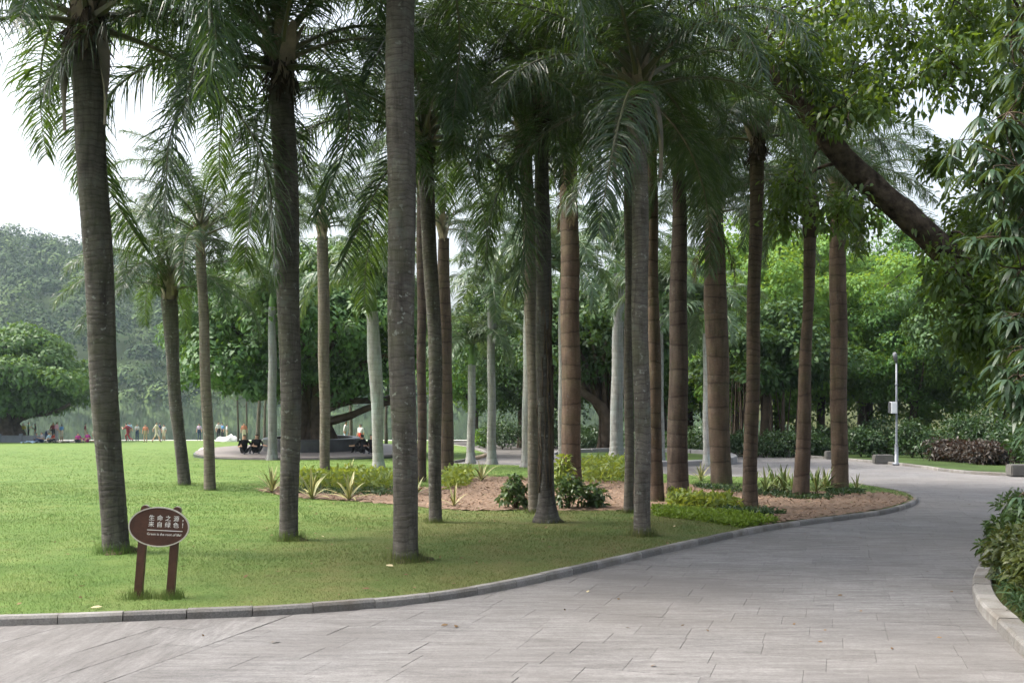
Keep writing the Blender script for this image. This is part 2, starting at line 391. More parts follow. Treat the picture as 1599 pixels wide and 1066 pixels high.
# ------------------------------------------------------------------ ground, lake, hills
SHORE, FAR = 96.0, 316.0
LAKEZ = gz(SHORE) - 0.35
def nz(x, y, s=1.0):
    return (np.sin(x * 0.9 * s + 1.3) * np.cos(y * 1.1 * s - 0.4) + 0.5 * np.sin(x * 2.3 * s + y * 1.7 * s) + 0.25 * np.cos(x * 4.1 * s - y * 3.3 * s)) / 1.75
def hill_h(x, y):
    u = np.clip((y - FAR) / 190.0, 0, 1.4)
    ridge = 30 + 37 * np.exp(-((x + 245) / 95.0) ** 2) + 18 * np.exp(-((x + 420) / 130.0) ** 2) + 20 * np.exp(-((x - 260) / 180.0) ** 2) + 6 * nz(x / 24, y / 60)
    s = np.sin(np.clip(u, 0, 1) * np.pi / 2) ** 0.9
    return LAKEZ - 1.5 + (ridge + 1.5) * s + 3 * nz(x / 14, y / 14) * np.clip(u * 3, 0, 1)
def ground_h(x, y):
    base = gz(y, -0.06)
    e = np.clip((y - SHORE + 0.16 * np.clip(x - 8, 0, 400)) / 2.5, 0, 1) if False else np.clip((y - SHORE) / 3.0, 0, 1)
    inlake = e * np.clip((40 - x) / 6.0, 0, 1)
    land = np.where(y > SHORE, gz(SHORE, -0.06) - 0.0 * y, base)
    return land * (1 - inlake) + (LAKEZ - 1.6) * inlake
xs = np.concatenate([np.linspace(-900, -140, 12), np.linspace(-120, -30, 16), np.linspace(-28, 60, 60), np.linspace(66, 150, 15), np.linspace(200, 900, 9)])
ys = np.concatenate([np.linspace(-60, 90, 76), np.linspace(92, 104, 13), np.linspace(120, 1500, 24)])
Xg, Yg = np.meshgrid(xs, ys)
V = np.stack([Xg, Yg, ground_h(Xg, Yg)], -1).reshape(-1, 3)
nx = len(xs); ii = np.arange((len(ys) - 1) * (nx - 1)); a = ii // (nx - 1) * nx + ii % (nx - 1)
g = link('ground', mesh('ground', V, np.stack([a, a + 1, a + nx + 1, a + nx], 1), M['ground'], True)); tag(g, kind='structure')

Vl = np.array([[-900, 92, LAKEZ], [46, 92, LAKEZ], [46, 330, LAKEZ], [-900, 330, LAKEZ]])
tag(link('lake', mesh('lake', Vl, np.array([[0, 1, 2, 3]]), M['water'])), kind='structure')

xs = np.linspace(-800, 700, 110); ys = np.concatenate([np.linspace(FAR - 3, 560, 40), np.linspace(580, 760, 6)])
Xg, Yg = np.meshgrid(xs, ys); V = np.stack([Xg, Yg, hill_h(Xg, Yg)], -1).reshape(-1, 3)
nx = len(xs); ii = np.arange((len(ys) - 1) * (nx - 1)); a = ii // (nx - 1) * nx + ii % (nx - 1)
tag(link('hill', mesh('hill', V, np.stack([a, a + 1, a + nx + 1, a + nx], 1), M['hill'], True)), kind='structure')

# ------------------------------------------------------------------ leaf clouds
def unit(v): return v / (np.linalg.norm(v, axis=-1, keepdims=True) + 1e-9)
def leaf_quads(P, axis, nrm, L, W, bend=0.25):
    """four-cornered leaves: base, two shoulders, drooping tip"""
    n = len(P); axis = unit(axis); side = unit(np.cross(axis, nrm)); up = np.cross(side, axis)
    L = np.broadcast_to(L, (n,))[:, None]; W = np.broadcast_to(W, (n,))[:, None]
    b = P; m = P + axis * L * 0.48 + up * L * 0.06
    tip = P + axis * L - np.array([0, 0, 1]) * L * bend * 0.5
    V = np.stack([b, m + side * W * 0.5, tip, m - side * W * 0.5], 1).reshape(-1, 3)
    i = np.arange(n)[:, None] * 4
    return V, i + np.array([[0, 1, 2, 3]])
def leaf_long(P, axis, nrm, L, W, droop=0.35):
    """six-cornered lance leaves with a bend"""
    n = len(P); axis = unit(axis); side = unit(np.cross(axis, nrm)); up = np.cross(side, axis)
    L = np.broadcast_to(L, (n,))[:, None]; W = np.broadcast_to(W, (n,))[:, None]; dz = np.array([0, 0, 1.0])
    m1 = P + axis * L * 0.33 - dz * L * droop * 0.10 + up * L * 0.02; m2 = P + axis * L * 0.70 - dz * L * droop * 0.42
    tip = P + axis * L * 0.97 - dz * L * droop * 0.95
    V = np.stack([P, m1 + side * W * .5, m2 + side * W * .38, tip, m2 - side * W * .38, m1 - side * W * .5], 1).reshape(-1, 3)
    i = np.arange(n)[:, None] * 6
    Fc = np.concatenate([i + np.array([[0, 1, 5, 5]]), i + np.array([[1, 2, 4, 5]]), i + np.array([[2, 3, 4, 4]])])
    tri = np.concatenate([i + np.array([[0, 1, 5]]), i + np.array([[1, 2, 5]]), i + np.array([[2, 4, 5]]), i + np.array([[2, 3, 4]])])
    return V, tri
def rdir(n, up=0.0):
    v = rng.standard_normal((n, 3)); v[:, 2] += up; return unit(v)
def crown_points(rad, ncl, per, crad, lobes=True, shell=(0.45, 1.0), flat_bottom=None):
    """clump centres inside an ellipsoid with an uneven outline; returns clump centres, leaf pos, outward dir"""
    rad = np.array(rad); d = rdir(ncl, 0.15); r = rng.uniform(shell[0] ** 3, shell[1] ** 3, ncl) ** (1 / 3)
    lump = 1 + 0.16 * np.sin(d[:, 0] * 4 + 1) * np.cos(d[:, 1] * 5) + 0.12 * np.sin(d[:, 2] * 7 + d[:, 0] * 3)
    C = d * (r * lump)[:, None] * rad
    if flat_bottom is not None: C[:, 2] = np.where(C[:, 2] < flat_bottom, flat_bottom + rng.uniform(-0.12, 0.25, ncl) * rad[2], C[:, 2])
    cr = crad * rng.uniform(0.65, 1.3, ncl)
    k = np.repeat(np.arange(ncl), per)
    dd = rdir(len(k), 0.35); q = rng.uniform(0.35, 1.0, len(k)) ** 0.6
    P = C[k] + dd * (cr[k] * q)[:, None] * np.array([1.15, 1.15, 0.72])
    return C, P, dd
def leafy(P, dd, L, W, bend=0.3, long=False, hang=0.35, face=0.0):
    n = len(P)
    ax = dd + 0.7 * rng.standard_normal((n, 3)); ax[:, 2] -= hang
    if face:  # blades lie along the surface of their clump
        ax = ax - dd * (ax * dd).sum(1)[:, None] * face
    nr = dd * (1 + face) + (0.5 - 0.25 * face) * rng.standard_normal((n, 3)); nr[:, 2] += 0.6
    Ls = L * rng.uniform(0.7, 1.25, n)
    return (leaf_long if long else leaf_quads)(P, ax, nr, Ls, Ls * (W / L), bend)
def limbs(mb, base, targets, r0, seg=8, sag=0.0, bend=0.25):
    for tpt in targets:
        b = np.array(base); tpt = np.array(tpt); mid = (b + tpt) / 2 + rng.standard_normal(3) * np.linalg.norm(tpt - b) * bend * 0.25 + np.array([0, 0, np.linalg.norm(tpt - b) * (0.10 - sag)])
        pts = smoothline([b, mid, tpt], 9); rr = np.linspace(r0, r0 * 0.22, 9)
        mb.tube(pts, rr, seg, True, wob=0.05)

def make_tree_meshes(name, H, rad, trunk_r, leafmat, ncl=70, per=170, crad=1.25, L=0.34, W=0.17, fork=0.35, flat=None, shell=(0.45, 1.0), zc=None, long=False, nlimb=9, aerial=0):
    zc = H - rad[2] * 0.95 if zc is None else zc
    C, P, dd = crown_points(rad, ncl, per, crad, flat_bottom=flat, shell=shell)
    P[:, 2] += zc; C[:, 2] += zc
    V, Fc = leafy(P, dd, L, W, long=long, face=0.75)
    crown = mesh(name + '_crown', V, Fc, leafmat)
    mb = MB(); fz = H * fork
    mb.tube(smoothline([[0, 0, -0.3], [rng.normal(0, .1), 0, fz * 0.5], [0, rng.normal(0, .1), fz * 1.05]], 9), trunk_r * np.array([1.5, 1.2, 1.05, 1, .97, .95, .94, .93, .9]), 12, True, wob=0.05)
    idx = rng.choice(ncl, min(nlimb, ncl), replace=False)
    limbs(mb, [0, 0, fz * 0.93], C[idx], trunk_r * 0.52)
    trunk = mesh_from(mb, name + '_trunk', M['bark_tree'])
    return crown, trunk
def mesh_from(mb, name, mats, smooth=True): return mb.mesh(name, mats, smooth)

# distant wooded hill: crowns read as one mass
def hill_forest():
    gx, gy = np.meshgrid(np.arange(-400, 90, 9.6), np.concatenate([[FAR - 0.5, FAR + 5], np.arange(FAR + 12, FAR + 215, 9.2)]))
    xs = (gx + rng.uniform(-4.5, 4.5, gx.shape)).ravel(); ysr = (gy + rng.uniform(-2.0, 2.0, gx.shape) * np.where(gy < FAR + 8, 0.8, 2.2)).ravel(); n = len(xs)
    r = rng.uniform(4.2, 8.2, n); h = hill_h(xs, ysr)
    per = 210
    k = np.repeat(np.arange(n), per); dd = rdir(n * per, 0.5); dd[:, 2] = np.abs(dd[:, 2]) * 1.1 - 0.12
    dd = unit(dd); lump = 1 + 0.24 * np.sin(dd[:, 0] * 5 + k) * np.cos(dd[:, 1] * 5 + k * 1.7)
    P = np.stack([xs[k], ysr[k], h[k] + (r * np.where(ysr < FAR + 24, 0.12, rng.uniform(0.4, 1.0, n)))[k]], 1) + dd * (r[k] * lump * rng.uniform(0.85, 1.02, n * per))[:, None] * np.array([1.0, 1.0, 0.9])
    V, Fc = leafy(P, dd, 1.15, 0.9, 0.1, hang=0.05, face=1.0)
    me = mesh('hill_forest', V, Fc, M['leaf_hill'], attr={'tree': np.repeat(rng.uniform(0, 1, n), per * 4)})
    tag(link('hill_forest', me), 'hazy green wood covering the hill beyond the lake', 'forest', kind='stuff')
hill_forest()

# ------------------------------------------------------------------ paths, kerbs, lawn
kerb_px = [(-330, 978), (-160, 979), (0, 977), (130, 973), (245, 968), (385, 963), (500, 956), (600, 948), (700, 936), (800, 918), (900, 896), (1000, 872), (1100, 849), (1200, 828), (1300, 814), (1380, 803), (1420, 792), (1434, 783), (1424, 774), (1400, 768)]
back_px = [(1400, 768), (1345, 759), (1260, 751), (1150, 747), (1050, 743), (960, 737), (880, 731), (800, 728), (740, 727), (700, 724)]
kerb_w = smoothline(pxpoly(kerb_px), 160); back_w = smoothline(pxpoly(back_px), 60)
rk_px = [(1760, 1180), (1599, 1028), (1560, 988), (1530, 956), (1518, 926), (1524, 899), (1541, 872), (1556, 848), (1572, 826), (1600, 802), (1650, 780), (1760, 765)]
rkerb_w = smoothline(pxpoly(rk_px), 80)
far_px = [(1900, 757), (1599, 744), (1500, 739), (1440, 731), (1380, 724), (1300, 717), (1210, 711), (1120, 708), (1030, 705), (950, 702), (870, 699), (800, 695), (745, 690)]
far_w = smoothline(pxpoly(far_px), 60)
loop_px = [(745, 690), (705, 690), (690, 693), (730, 699), (755, 706), (748, 714), (700, 724)]
loop_w = smoothline(pxpoly(loop_px), 24)
path_poly = np.vstack([[[-7.0, 2.0]], kerb_w, back_w[1:], loop_w[::-1][1:], far_w[::-1][1:], [[30, 27]], rkerb_w[::-1], [[4.5, 2.0]]])
tag(link('path', polysheet('path', path_poly, -0.008, M['mortar'])), kind='structure')
PATH = bpy.data.objects['path']

def clip_half(poly, p0, nrm, keep):
    """part of a convex polygon where dot(p - p0, nrm) * keep > 0.003"""
    out = []; d = [(np.dot(p - p0, nrm) * keep) - 0.003 for p in poly]
    for i in range(len(poly)):
        j = (i + 1) % len(poly)
        if d[i] >= 0: out.append(poly[i])
        if (d[i] >= 0) != (d[j] >= 0): out.append(poly[i] + (poly[j] - poly[i]) * d[i] / (d[i] - d[j]))
    return out
def slab_arrays(poly, dz, tilt):
    c = np.mean(poly, axis=0); V = []; m = len(poly)
    for inset, z in ((0.0008, -0.03), (0.0008, -0.0015), (0.0028, 0.0)):
        for p in poly:
            q = c + (p - c) * (1 - inset / (np.linalg.norm(p - c) + 1e-6) * 1.3)
            V.append((q[0], q[1], gz(q[1], z + dz + (np.dot(p - c, tilt) if z > -0.01 else 0))))
    Fc = [[2 * m + i for i in range(m)]] + [[l * m + i, l * m + (i + 1) % m, l * m + m + (i + 1) % m, l * m + m + i] for l in (0, 1) for i in range(m)]
    return V, Fc
def paving():
    ux = np.array([math.cos(HEAD), -math.sin(HEAD)]); uy = np.array([math.sin(HEAD), math.cos(HEAD)])
    s0 = PT(385, 985)[:2]; s1 = PT(160, 1066)[:2]; sdir = unit(s0 - s1); snorm = np.array([sdir[1], -sdir[0]])
    items = []; LX, LY = 0.56, 0.37; r2 = random.Random(3)
    def rect(c, ax, ay, lx, ly): return [c + ax * lx * .5 * a_ + ay * ly * .5 * b_ for a_, b_ in ((-1, -1), (1, -1), (1, 1), (-1, 1))]
    for j in range(-40, 150):
        x = -40.0 + r2.uniform(0, LX)
        while x < 46:
            w = LX * r2.choice((0.7, 1.0, 1.0, 1.35)); c = ux * (x + w / 2) + uy * (j * LY + 1.0); x += w
            if c[1] < 2.5 or c[1] > 46 or abs(c[0]) > 0.62 * c[1] + 2.5: continue
            pl = rect(c, ux, uy, w, LY)
            if c[1] < 9.5 and c[0] < 1.0: pl = clip_half(pl, s0, snorm, 1)
            if len(pl) > 2: items.append((pl, 0))
    for i in range(0, 14):
        y = -5.0 + r2.uniform(0, LX)
        while y < 4:
            w = LX * r2.choice((1.0, 1.3, 1.6)); c = s0 - snorm * (LY / 2 + 0.003 + i * LY) + sdir * (y + w / 2); y += w
            if 2.5 < c[1] < 9: items.append((rect(c, snorm, sdir, LY, w), 1))
    C = np.array([np.mean(p, axis=0) for p, q in items]); K = np.array([[p[min(k, len(p) - 1)] for k in range(4)] for p, q in items])
    ok = inpoly(C[:, 0], C[:, 1], path_poly)
    for k in range(4): ok |= inpoly(K[:, k, 0], K[:, k, 1], path_poly)
    px = CX + C[:, 0] / C[:, 1] * F; py = HY + 64 + EYE * F / C[:, 1]
    view = (px > -30) & (px < 1630) & (py < 1085) & inpoly(C[:, 0], C[:, 1], path_poly)
    order = np.lexsort((C[:, 1], ~view)); mb = MB(); mb2 = MB(); k = 0
    for n in order:
        if not ok[n]: continue
        pl, q = items[n]; tint = r2.random()
        V, Fc = slab_arrays(pl, r2.uniform(-0.0012, 0.0012), np.array([r2.uniform(-.003, .003), r2.uniform(-.003, .003)]))
        if k < 300 and view[n]:
            link('paving_slab', mesh('paving_slab', V, Fc, M['slab_side'] if q else M['slab'], attr={'t': np.full(len(V), tint)}), PATH); k += 1
        elif C[n][1] > 3.5: (mb2 if q else mb).add(V, Fc, tint)
    for nm, b_, mt in (('paving_slabs', mb, 'slab'), ('side_paving_slabs', mb2, 'slab_side')):
        if b_.n: tag(link(nm, b_.mesh(nm, M[mt]), PATH), kind='stuff')
paving()

def kerb(name, line, width, height, slen, inward, maxn=400):
    """stones laid end to end along a line; inward = +1 when the bed lies to the line's left"""
    root = empty(name, (0, 0, 0)); tag(root, kind='structure')
    seg = np.linalg.norm(np.diff(line, axis=0), axis=1); s = np.concatenate([[0], np.cumsum(seg)]); tot = s[-1]
    at = lambda q: np.array([np.interp(q, s, line[:, 0]), np.interp(q, s, line[:, 1])])
    q = 0.0
    while q < tot - 0.1:
        w = min(slen * random.uniform(0.92, 1.08), tot - q)
        a0, a1 = at(q + 0.004), at(q + w - 0.004); q += w
        sub = 3
        d = unit(a1 - a0); nrm = np.array([-d[1], d[0]]) * inward
        dz = random.uniform(-0.004, 0.004)
        prof = [(0.0, -0.05), (0.004, height - 0.022), (0.020, height), (width - 0.012, height + 0.002), (width, height - 0.012), (width, -0.05)]
        V = []; Fc = []
        for i in range(sub):
            tq = i / (sub - 1); base = at(q - w + 0.004 + (w - 0.008) * tq)
            for o, z in prof:
                p = base + nrm * o; V.append((p[0], p[1], gz(p[1], z + dz)))
        m = len(prof)
        for i in range(sub - 1):
            for j in range(m - 1):
                f = [i * m + j, (i + 1) * m + j, (i + 1) * m + j + 1, i * m + j + 1]
                Fc.append(f if inward < 0 else f[::-1])
        Fc += [list(range(m)), [(sub - 1) * m + j for j in range(m)][::-1]]
        link('kerb_stone', mesh('kerb_stone', V, Fc, M['kerb']), root)
    return root
kerb('kerb', kerb_w, 0.10, 0.074, 0.53, 1)
kerb('back_kerb', back_w, 0.10, 0.074, 0.8, 1)
kerb('planting_kerb', rkerb_w, 0.17, 0.10, 0.6, -1)
kerb('far_kerb', far_w, 0.12, 0.10, 1.0, -1)
kerb('loop_kerb', loop_w, 0.12, 0.10, 1.0, 1)

def offset_line(line, d):
    t = np.gradient(line, axis=0); t = unit(t); return line + np.stack([-t[:, 1], t[:, 0]], 1) * d
ko = offset_line(kerb_w, 0.08); bo = offset_line(back_w, 0.08); lo = offset_line(loop_w, 0.08)
lawn_poly = np.vstack([ko, bo[2:], lo[::-1][:7], [[lo[10][0] + .3, lo[10][1]]], pxpoly([(690, 689.5), (640, 687.5)]), [[-2, 93.6], [-120, 93.6], [-120, 6.0]]])
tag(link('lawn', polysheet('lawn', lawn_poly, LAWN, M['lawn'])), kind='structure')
lawn_in = np.vstack([offset_line(kerb_w, 0.18), bo[2:], lo[::-1][:7], [[-2, 93.6], [-120, 93.6], [-120, 6.0]]])
lane = np.array([[-120, 90.0], [-6, 90.0], [-2, 91.0], [-2, 93.4], [-120, 93.4]])
tag(link('lakeside_walk', polysheet('lakeside_walk', lane, LAWN + 0.01, M['paleway'])), kind='structure')
# right-hand planting bed and far verge
ro = offset_line(rkerb_w, -0.15)
rbed = np.vstack([ro, [[26, 22], [26, 3], [5, 3]]])
tag(link('planting_bed', polysheet('planting_bed', rbed, LAWN, M['ground'])), kind='structure')
fo = offset_line(far_w, -0.1)
fo2 = offset_line(far_w, -7.0)
verge = np.vstack([fo, fo2[::-1]])
M['verge'] = simple_mat('verge_grass', (0.040, 0.066, 0.018), 0.9, 0.15, 0, 0.5, 0.35, 0.4)
tag(link('verge', polysheet('verge', verge, LAWN, M['verge'])), kind='structure')

# mulch bed: an uneven sheet
soil_px = [(398, 766), (450, 777), (560, 784), (640, 791), (720, 798), (830, 797), (930, 798), (1020, 797), (1060, 806), (1140, 820), (1235, 824), (1300, 812), (1375, 801), (1418, 790), (1430, 782), (1420, 775), (1385, 769), (1300, 768), (1200, 764), (1100, 757), (1000, 752), (900, 749), (800, 745), (745, 744), (715, 752), (690, 760), (600, 763), (500, 762), (420, 760)]
soil_poly = pxpoly(soil_px, LAWN)
def soil():
    lo_, hi_ = soil_poly.min(0), soil_poly.max(0); st = 0.10
    gx = np.arange(lo_[0] - st, hi_[0] + st, st); gy = np.arange(lo_[1] - st, hi_[1] + st, st * 1.5)
    X, Y = np.meshgrid(gx, gy); ins = inpoly(X, Y, soil_poly) & inpoly(X, Y, lawn_poly)
    Z = gz(Y, LAWN) + np.where(ins, 0.014 + 0.008 * rng.standard_normal(X.shape), -0.04)
    V = np.stack([X, Y, Z], -1).reshape(-1, 3); nx = len(gx)
    ii = np.arange((len(gy) - 1) * (nx - 1)); a = ii // (nx - 1) * nx + ii % (nx - 1); q = np.stack([a, a + 1, a + nx + 1, a + nx], 1)
    kp = ins.ravel()[q].all(1)
    s = link('soil_bed', mesh('soil_bed', V, q[kp], M['soil'], True)); tag(s, kind='structure')
    P = sample_poly(soil_poly, 9000); P = P[inpoly(P[:, 0], P[:, 1], lawn_poly)]; P3 = np.column_stack([P, gz(P[:, 1], LAWN + 0.026)])
    ax = rdir(len(P)); ax[:, 2] *= 0.25; nr = rdir(len(P), 2.5)
    V, Fc = leaf_quads(P3, ax, nr, rng.uniform(0.04, 0.11, len(P)), rng.uniform(0.012, 0.03, len(P)), 0.0)
    tag(link('mulch', mesh('mulch', V, Fc, [M['chip']])), 'brown wood chip mulch strewn over the bare palm bed', 'mulch', kind='stuff')
soil()

# grass blades
def grass():
    Vs, n0, Fs = [], 0, []
    bands = [(7.2, 11, 3000, 0.024, 0.0048), (11, 16, 1500, 0.028, 0.007), (16, 26, 480, 0.034, 0.013), (26, 64, 95, 0.036, 0.020)]
    for d0, d1, dens, h, w in bands:
        wid = 0.56 * d1; area = 2 * wid * (d1 - d0); n = int(area * dens)
        q = np.column_stack([rng.uniform(-wid, wid, n), rng.uniform(d0, d1, n)])
        q = q[np.abs(q[:, 0]) < 0.54 * q[:, 1] + 0.3]
        q = q[inpoly(q[:, 0], q[:, 1], lawn_poly) & ~inpoly(q[:, 0], q[:, 1], soil_poly)]
        if d1 > 50: q = q[rng.uniform(0, 1, len(q)) > (q[:, 1] - d0) / (d1 - d0)]
        n = len(q)
        tall = 1 + 0.5 * nz(q[:, 0] * 1.3, q[:, 1] * 1.3)
        b = np.column_stack([q, gz(q[:, 1], LAWN - 0.004)])
        hh = h * rng.uniform(0.5, 1.25, n) * tall; th = rng.uniform(0, np.pi, n); sd = np.column_stack([np.cos(th), np.sin(th) * 0.5, np.zeros(n)]) * (w * rng.uniform(.6, 1.2, n) / 2)[:, None]
        ln = rng.standard_normal((n, 3)) * hh[:, None] * 0.55; ln[:, 2] = hh
        V = np.stack([b - sd, b + sd, b + ln], 1).reshape(-1, 3)
        Vs.append(V); Fs.append(np.arange(len(V)).reshape(-1, 3) + n0); n0 += len(V)
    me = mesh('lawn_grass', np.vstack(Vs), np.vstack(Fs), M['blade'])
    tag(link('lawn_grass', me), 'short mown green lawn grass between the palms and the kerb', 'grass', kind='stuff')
    # rougher tufts at trunk feet, sign posts and along the kerb
grass()

# ------------------------------------------------------------------ palms
def frond_mesh(name, elev, Lr, droop, leaf, npair, mat, seed, plume=0.5, hang=0.8, w=0.03, pet=0.16):
    r = np.random.default_rng(seed)
    n = 26; t = np.linspace(0, 1, n); ang = R(elev) - R(droop) * t ** 1.25
    ang = np.maximum(ang, R(-88)); ds = Lr / (n - 1)
    sway = r.normal(0, 0.12) * t ** 2 * Lr
    X = np.concatenate([[0], np.cumsum(np.cos(ang[:-1]) * ds)]); Z = np.concatenate([[0], np.cumsum(np.sin(ang[:-1]) * ds)])
    pts = np.column_stack([X, sway, Z])
    mb = MB()
    rad = np.interp(t, [0, 0.06, pet, 0.6, 1], [0.055, 0.035, 0.022, 0.012, 0.003])
    V, Fc = tube(pts, rad, 5, True); mb.add(V, Fc, 1.0)
    # leaflets
    ts = np.repeat(np.linspace(pet, 0.995, npair), 2); m = len(ts); sgn = np.tile([1, -1], npair)
    ts = np.clip(ts + r.normal(0, 0.004, m), pet, 1)
    P = np.stack([np.interp(ts, t, pts[:, k]) for k in range(3)], 1)
    A = np.interp(ts, t, ang); T = np.column_stack([np.cos(A), np.zeros(m), np.sin(A)]); N = np.column_stack([-np.sin(A), np.zeros(m), np.cos(A)])
    B = np.column_stack([np.zeros(m), sgn, np.zeros(m)])
    ll = leaf * np.interp(ts, [pet, pet + 0.12, 0.55, 0.9, 1], [0.55, 0.95, 1.0, 0.62, 0.35]) * r.uniform(0.62, 1.15, m)
    fwd = np.interp(ts, [pet, 1], [0.35, 1.1]); pl = r.uniform(-plume, plume, m) + 0.12
    d0 = unit(B + T * fwd[:, None] + N * pl[:, None])
    g = np.array([0, 0, -1.0])
    hg = hang * r.uniform(0.6, 1.3, m)
    d1 = unit(d0 + g * (0.55 * hg)[:, None]); d2 = unit(d0 * 0.7 + g * (1.35 * hg)[:, None]); 
    p1 = P + d0 * (ll * 0.34)[:, None]; p2 = p1 + d1 * (ll * 0.36)[:, None]; p3 = p2 + d2 * (ll * 0.36)[:, None]
    sd = unit(np.cross(d0, N + r.normal(0, 0.5, (m, 3))))
    ww = w * r.uniform(0.75, 1.2, m)[:, None]
    LV = np.stack([P - sd * ww * .25, P + sd * ww * .25, p1 - sd * ww * .5, p1 + sd * ww * .5, p2 - sd * ww * .36, p2 + sd * ww * .36, p3], 1).reshape(-1, 3)
    b = mb.n; i = np.arange(m) * 7 + b
    quads = np.concatenate([np.column_stack([i, i + 1, i + 3, i + 2]), np.column_stack([i + 2, i + 3, i + 5, i + 4])])
    tris = np.column_stack([i + 4, i + 5, i + 6])
    mb.add(LV, [], 0.0)
    allF = mb.Fc + quads.tolist() + tris.tolist()
    return mesh(name, np.vstack(mb.V), allF, mat, False, {'t': np.concatenate(mb.A)})
ELEV = [84, 75, 66, 57, 47, 37, 27, 15, -6]
FR = {}
for i, e in enumerate(ELEV):
    FR['queen', i] = [frond_mesh('queen_frond', e + random.uniform(-4, 4), 2.9, 84 + s * 13 + i * 1.5, 0.56, 165, M['frond'], 100 + i * 3 + s, 0.75, 0.85, 0.0155, 0.16) for s in range(3)]
    FR['royal', i] = [frond_mesh('royal_frond', e + random.uniform(-4, 4), 2.6, 116 + s * 16, 0.60, 84, M['frond_royal'], 300 + i * 3 + s, 0.45, 0.75, 0.036, 0.10) for s in range(2)]
DEADFR = frond_mesh('dead_frond', -58, 2.3, 28, 0.5, 70, simple_mat('dead_frond_brown', (0.10, 0.08, 0.045), 0.9, 0.1, 0, 0.4, 6), 77, 0.5, 1.3, 0.022, 0.2)
def sheath_mesh():
    mb = MB(); n = 7
    t = np.linspace(0, 1, n)
    for k in (0,):
        V = []; Fc = []
        for i in range(n):
            w = 0.115 * (1 - t[i]) ** 0.7 + 0.03; x = 0.10 + 0.20 * t[i] ** 1.6; z = 0.72 * t[i]
            c = 0.045 * (1 - t[i])
            for s in (-1, -0.5, 0, 0.5, 1): V.append((x - abs(s) * c * 1.4, s * w, z))
        for i in range(n - 1):
            for j in range(4): Fc.append([i * 5 + j, i * 5 + j + 1, i * 5 + 6 + j, i * 5 + 5 + j])
        V = np.array(V); m = len(V); Vb = V.copy(); Vb[:, 0] -= 0.012
        Fc2 = Fc + [[a + m for a in f[::-1]] for f in Fc]
        mb.add(np.vstack([V, Vb]), Fc2)
    return mb.mesh('sheath', M['sheath'], True)
SHEATH = sheath_mesh()
def spathe_mesh():
    n = 12; t = np.linspace(0, 1, n); V = []; Fc = []
    for i in range(n):
        x = 0.12 + 0.20 * math.sin(t[i] * 1.9); z = 0.42 - 1.35 * t[i] + 0.10 * math.sin(t[i] * 3); w = 0.075 * math.sin(min(1, t[i] * 1.12 + 0.12) * math.pi) ** 0.7 * (1 if t[i] < .95 else .4) + 0.006
        for k in range(6):
            a = -1.4 + 2.8 * k / 5; V.append((x + 0.05 * (1 - math.cos(a)) - 0.02, math.sin(a) * w, z))
    for i in range(n - 1):
        for j in range(5): Fc.append([i * 6 + j, i * 6 + j + 1, i * 6 + 7 + j, i * 6 + 6 + j])
    V = np.array(V); m = len(V); Vb = V.copy(); Vb[:, 0] += 0.008
    return mesh('spathe', np.vstack([V, Vb]), Fc + [[a + m for a in f[::-1]] for f in Fc], M['spathe'], True)
SPATHE = spathe_mesh()
def fibre_mesh():
    P = []; n = 170
    th = rng.uniform(0, 2 * np.pi, n); z = rng.uniform(-0.05, 0.40, n)
    P = np.column_stack([np.cos(th) * 0.13, np.sin(th) * 0.13, z]); ax = np.column_stack([np.cos(th) * 0.5, np.sin(th) * 0.5, -np.ones(n)]) + rng.normal(0, 0.3, (n, 3))
    V, Fc = leaf_long(P, ax, np.column_stack([np.cos(th), np.sin(th), np.zeros(n)]), rng.uniform(0.10, 0.26, n), rng.uniform(0.015, 0.035, n), 0.2)
    return mesh('fibre', V, Fc, M['fibre'])
FIBRE = fibre_mesh()

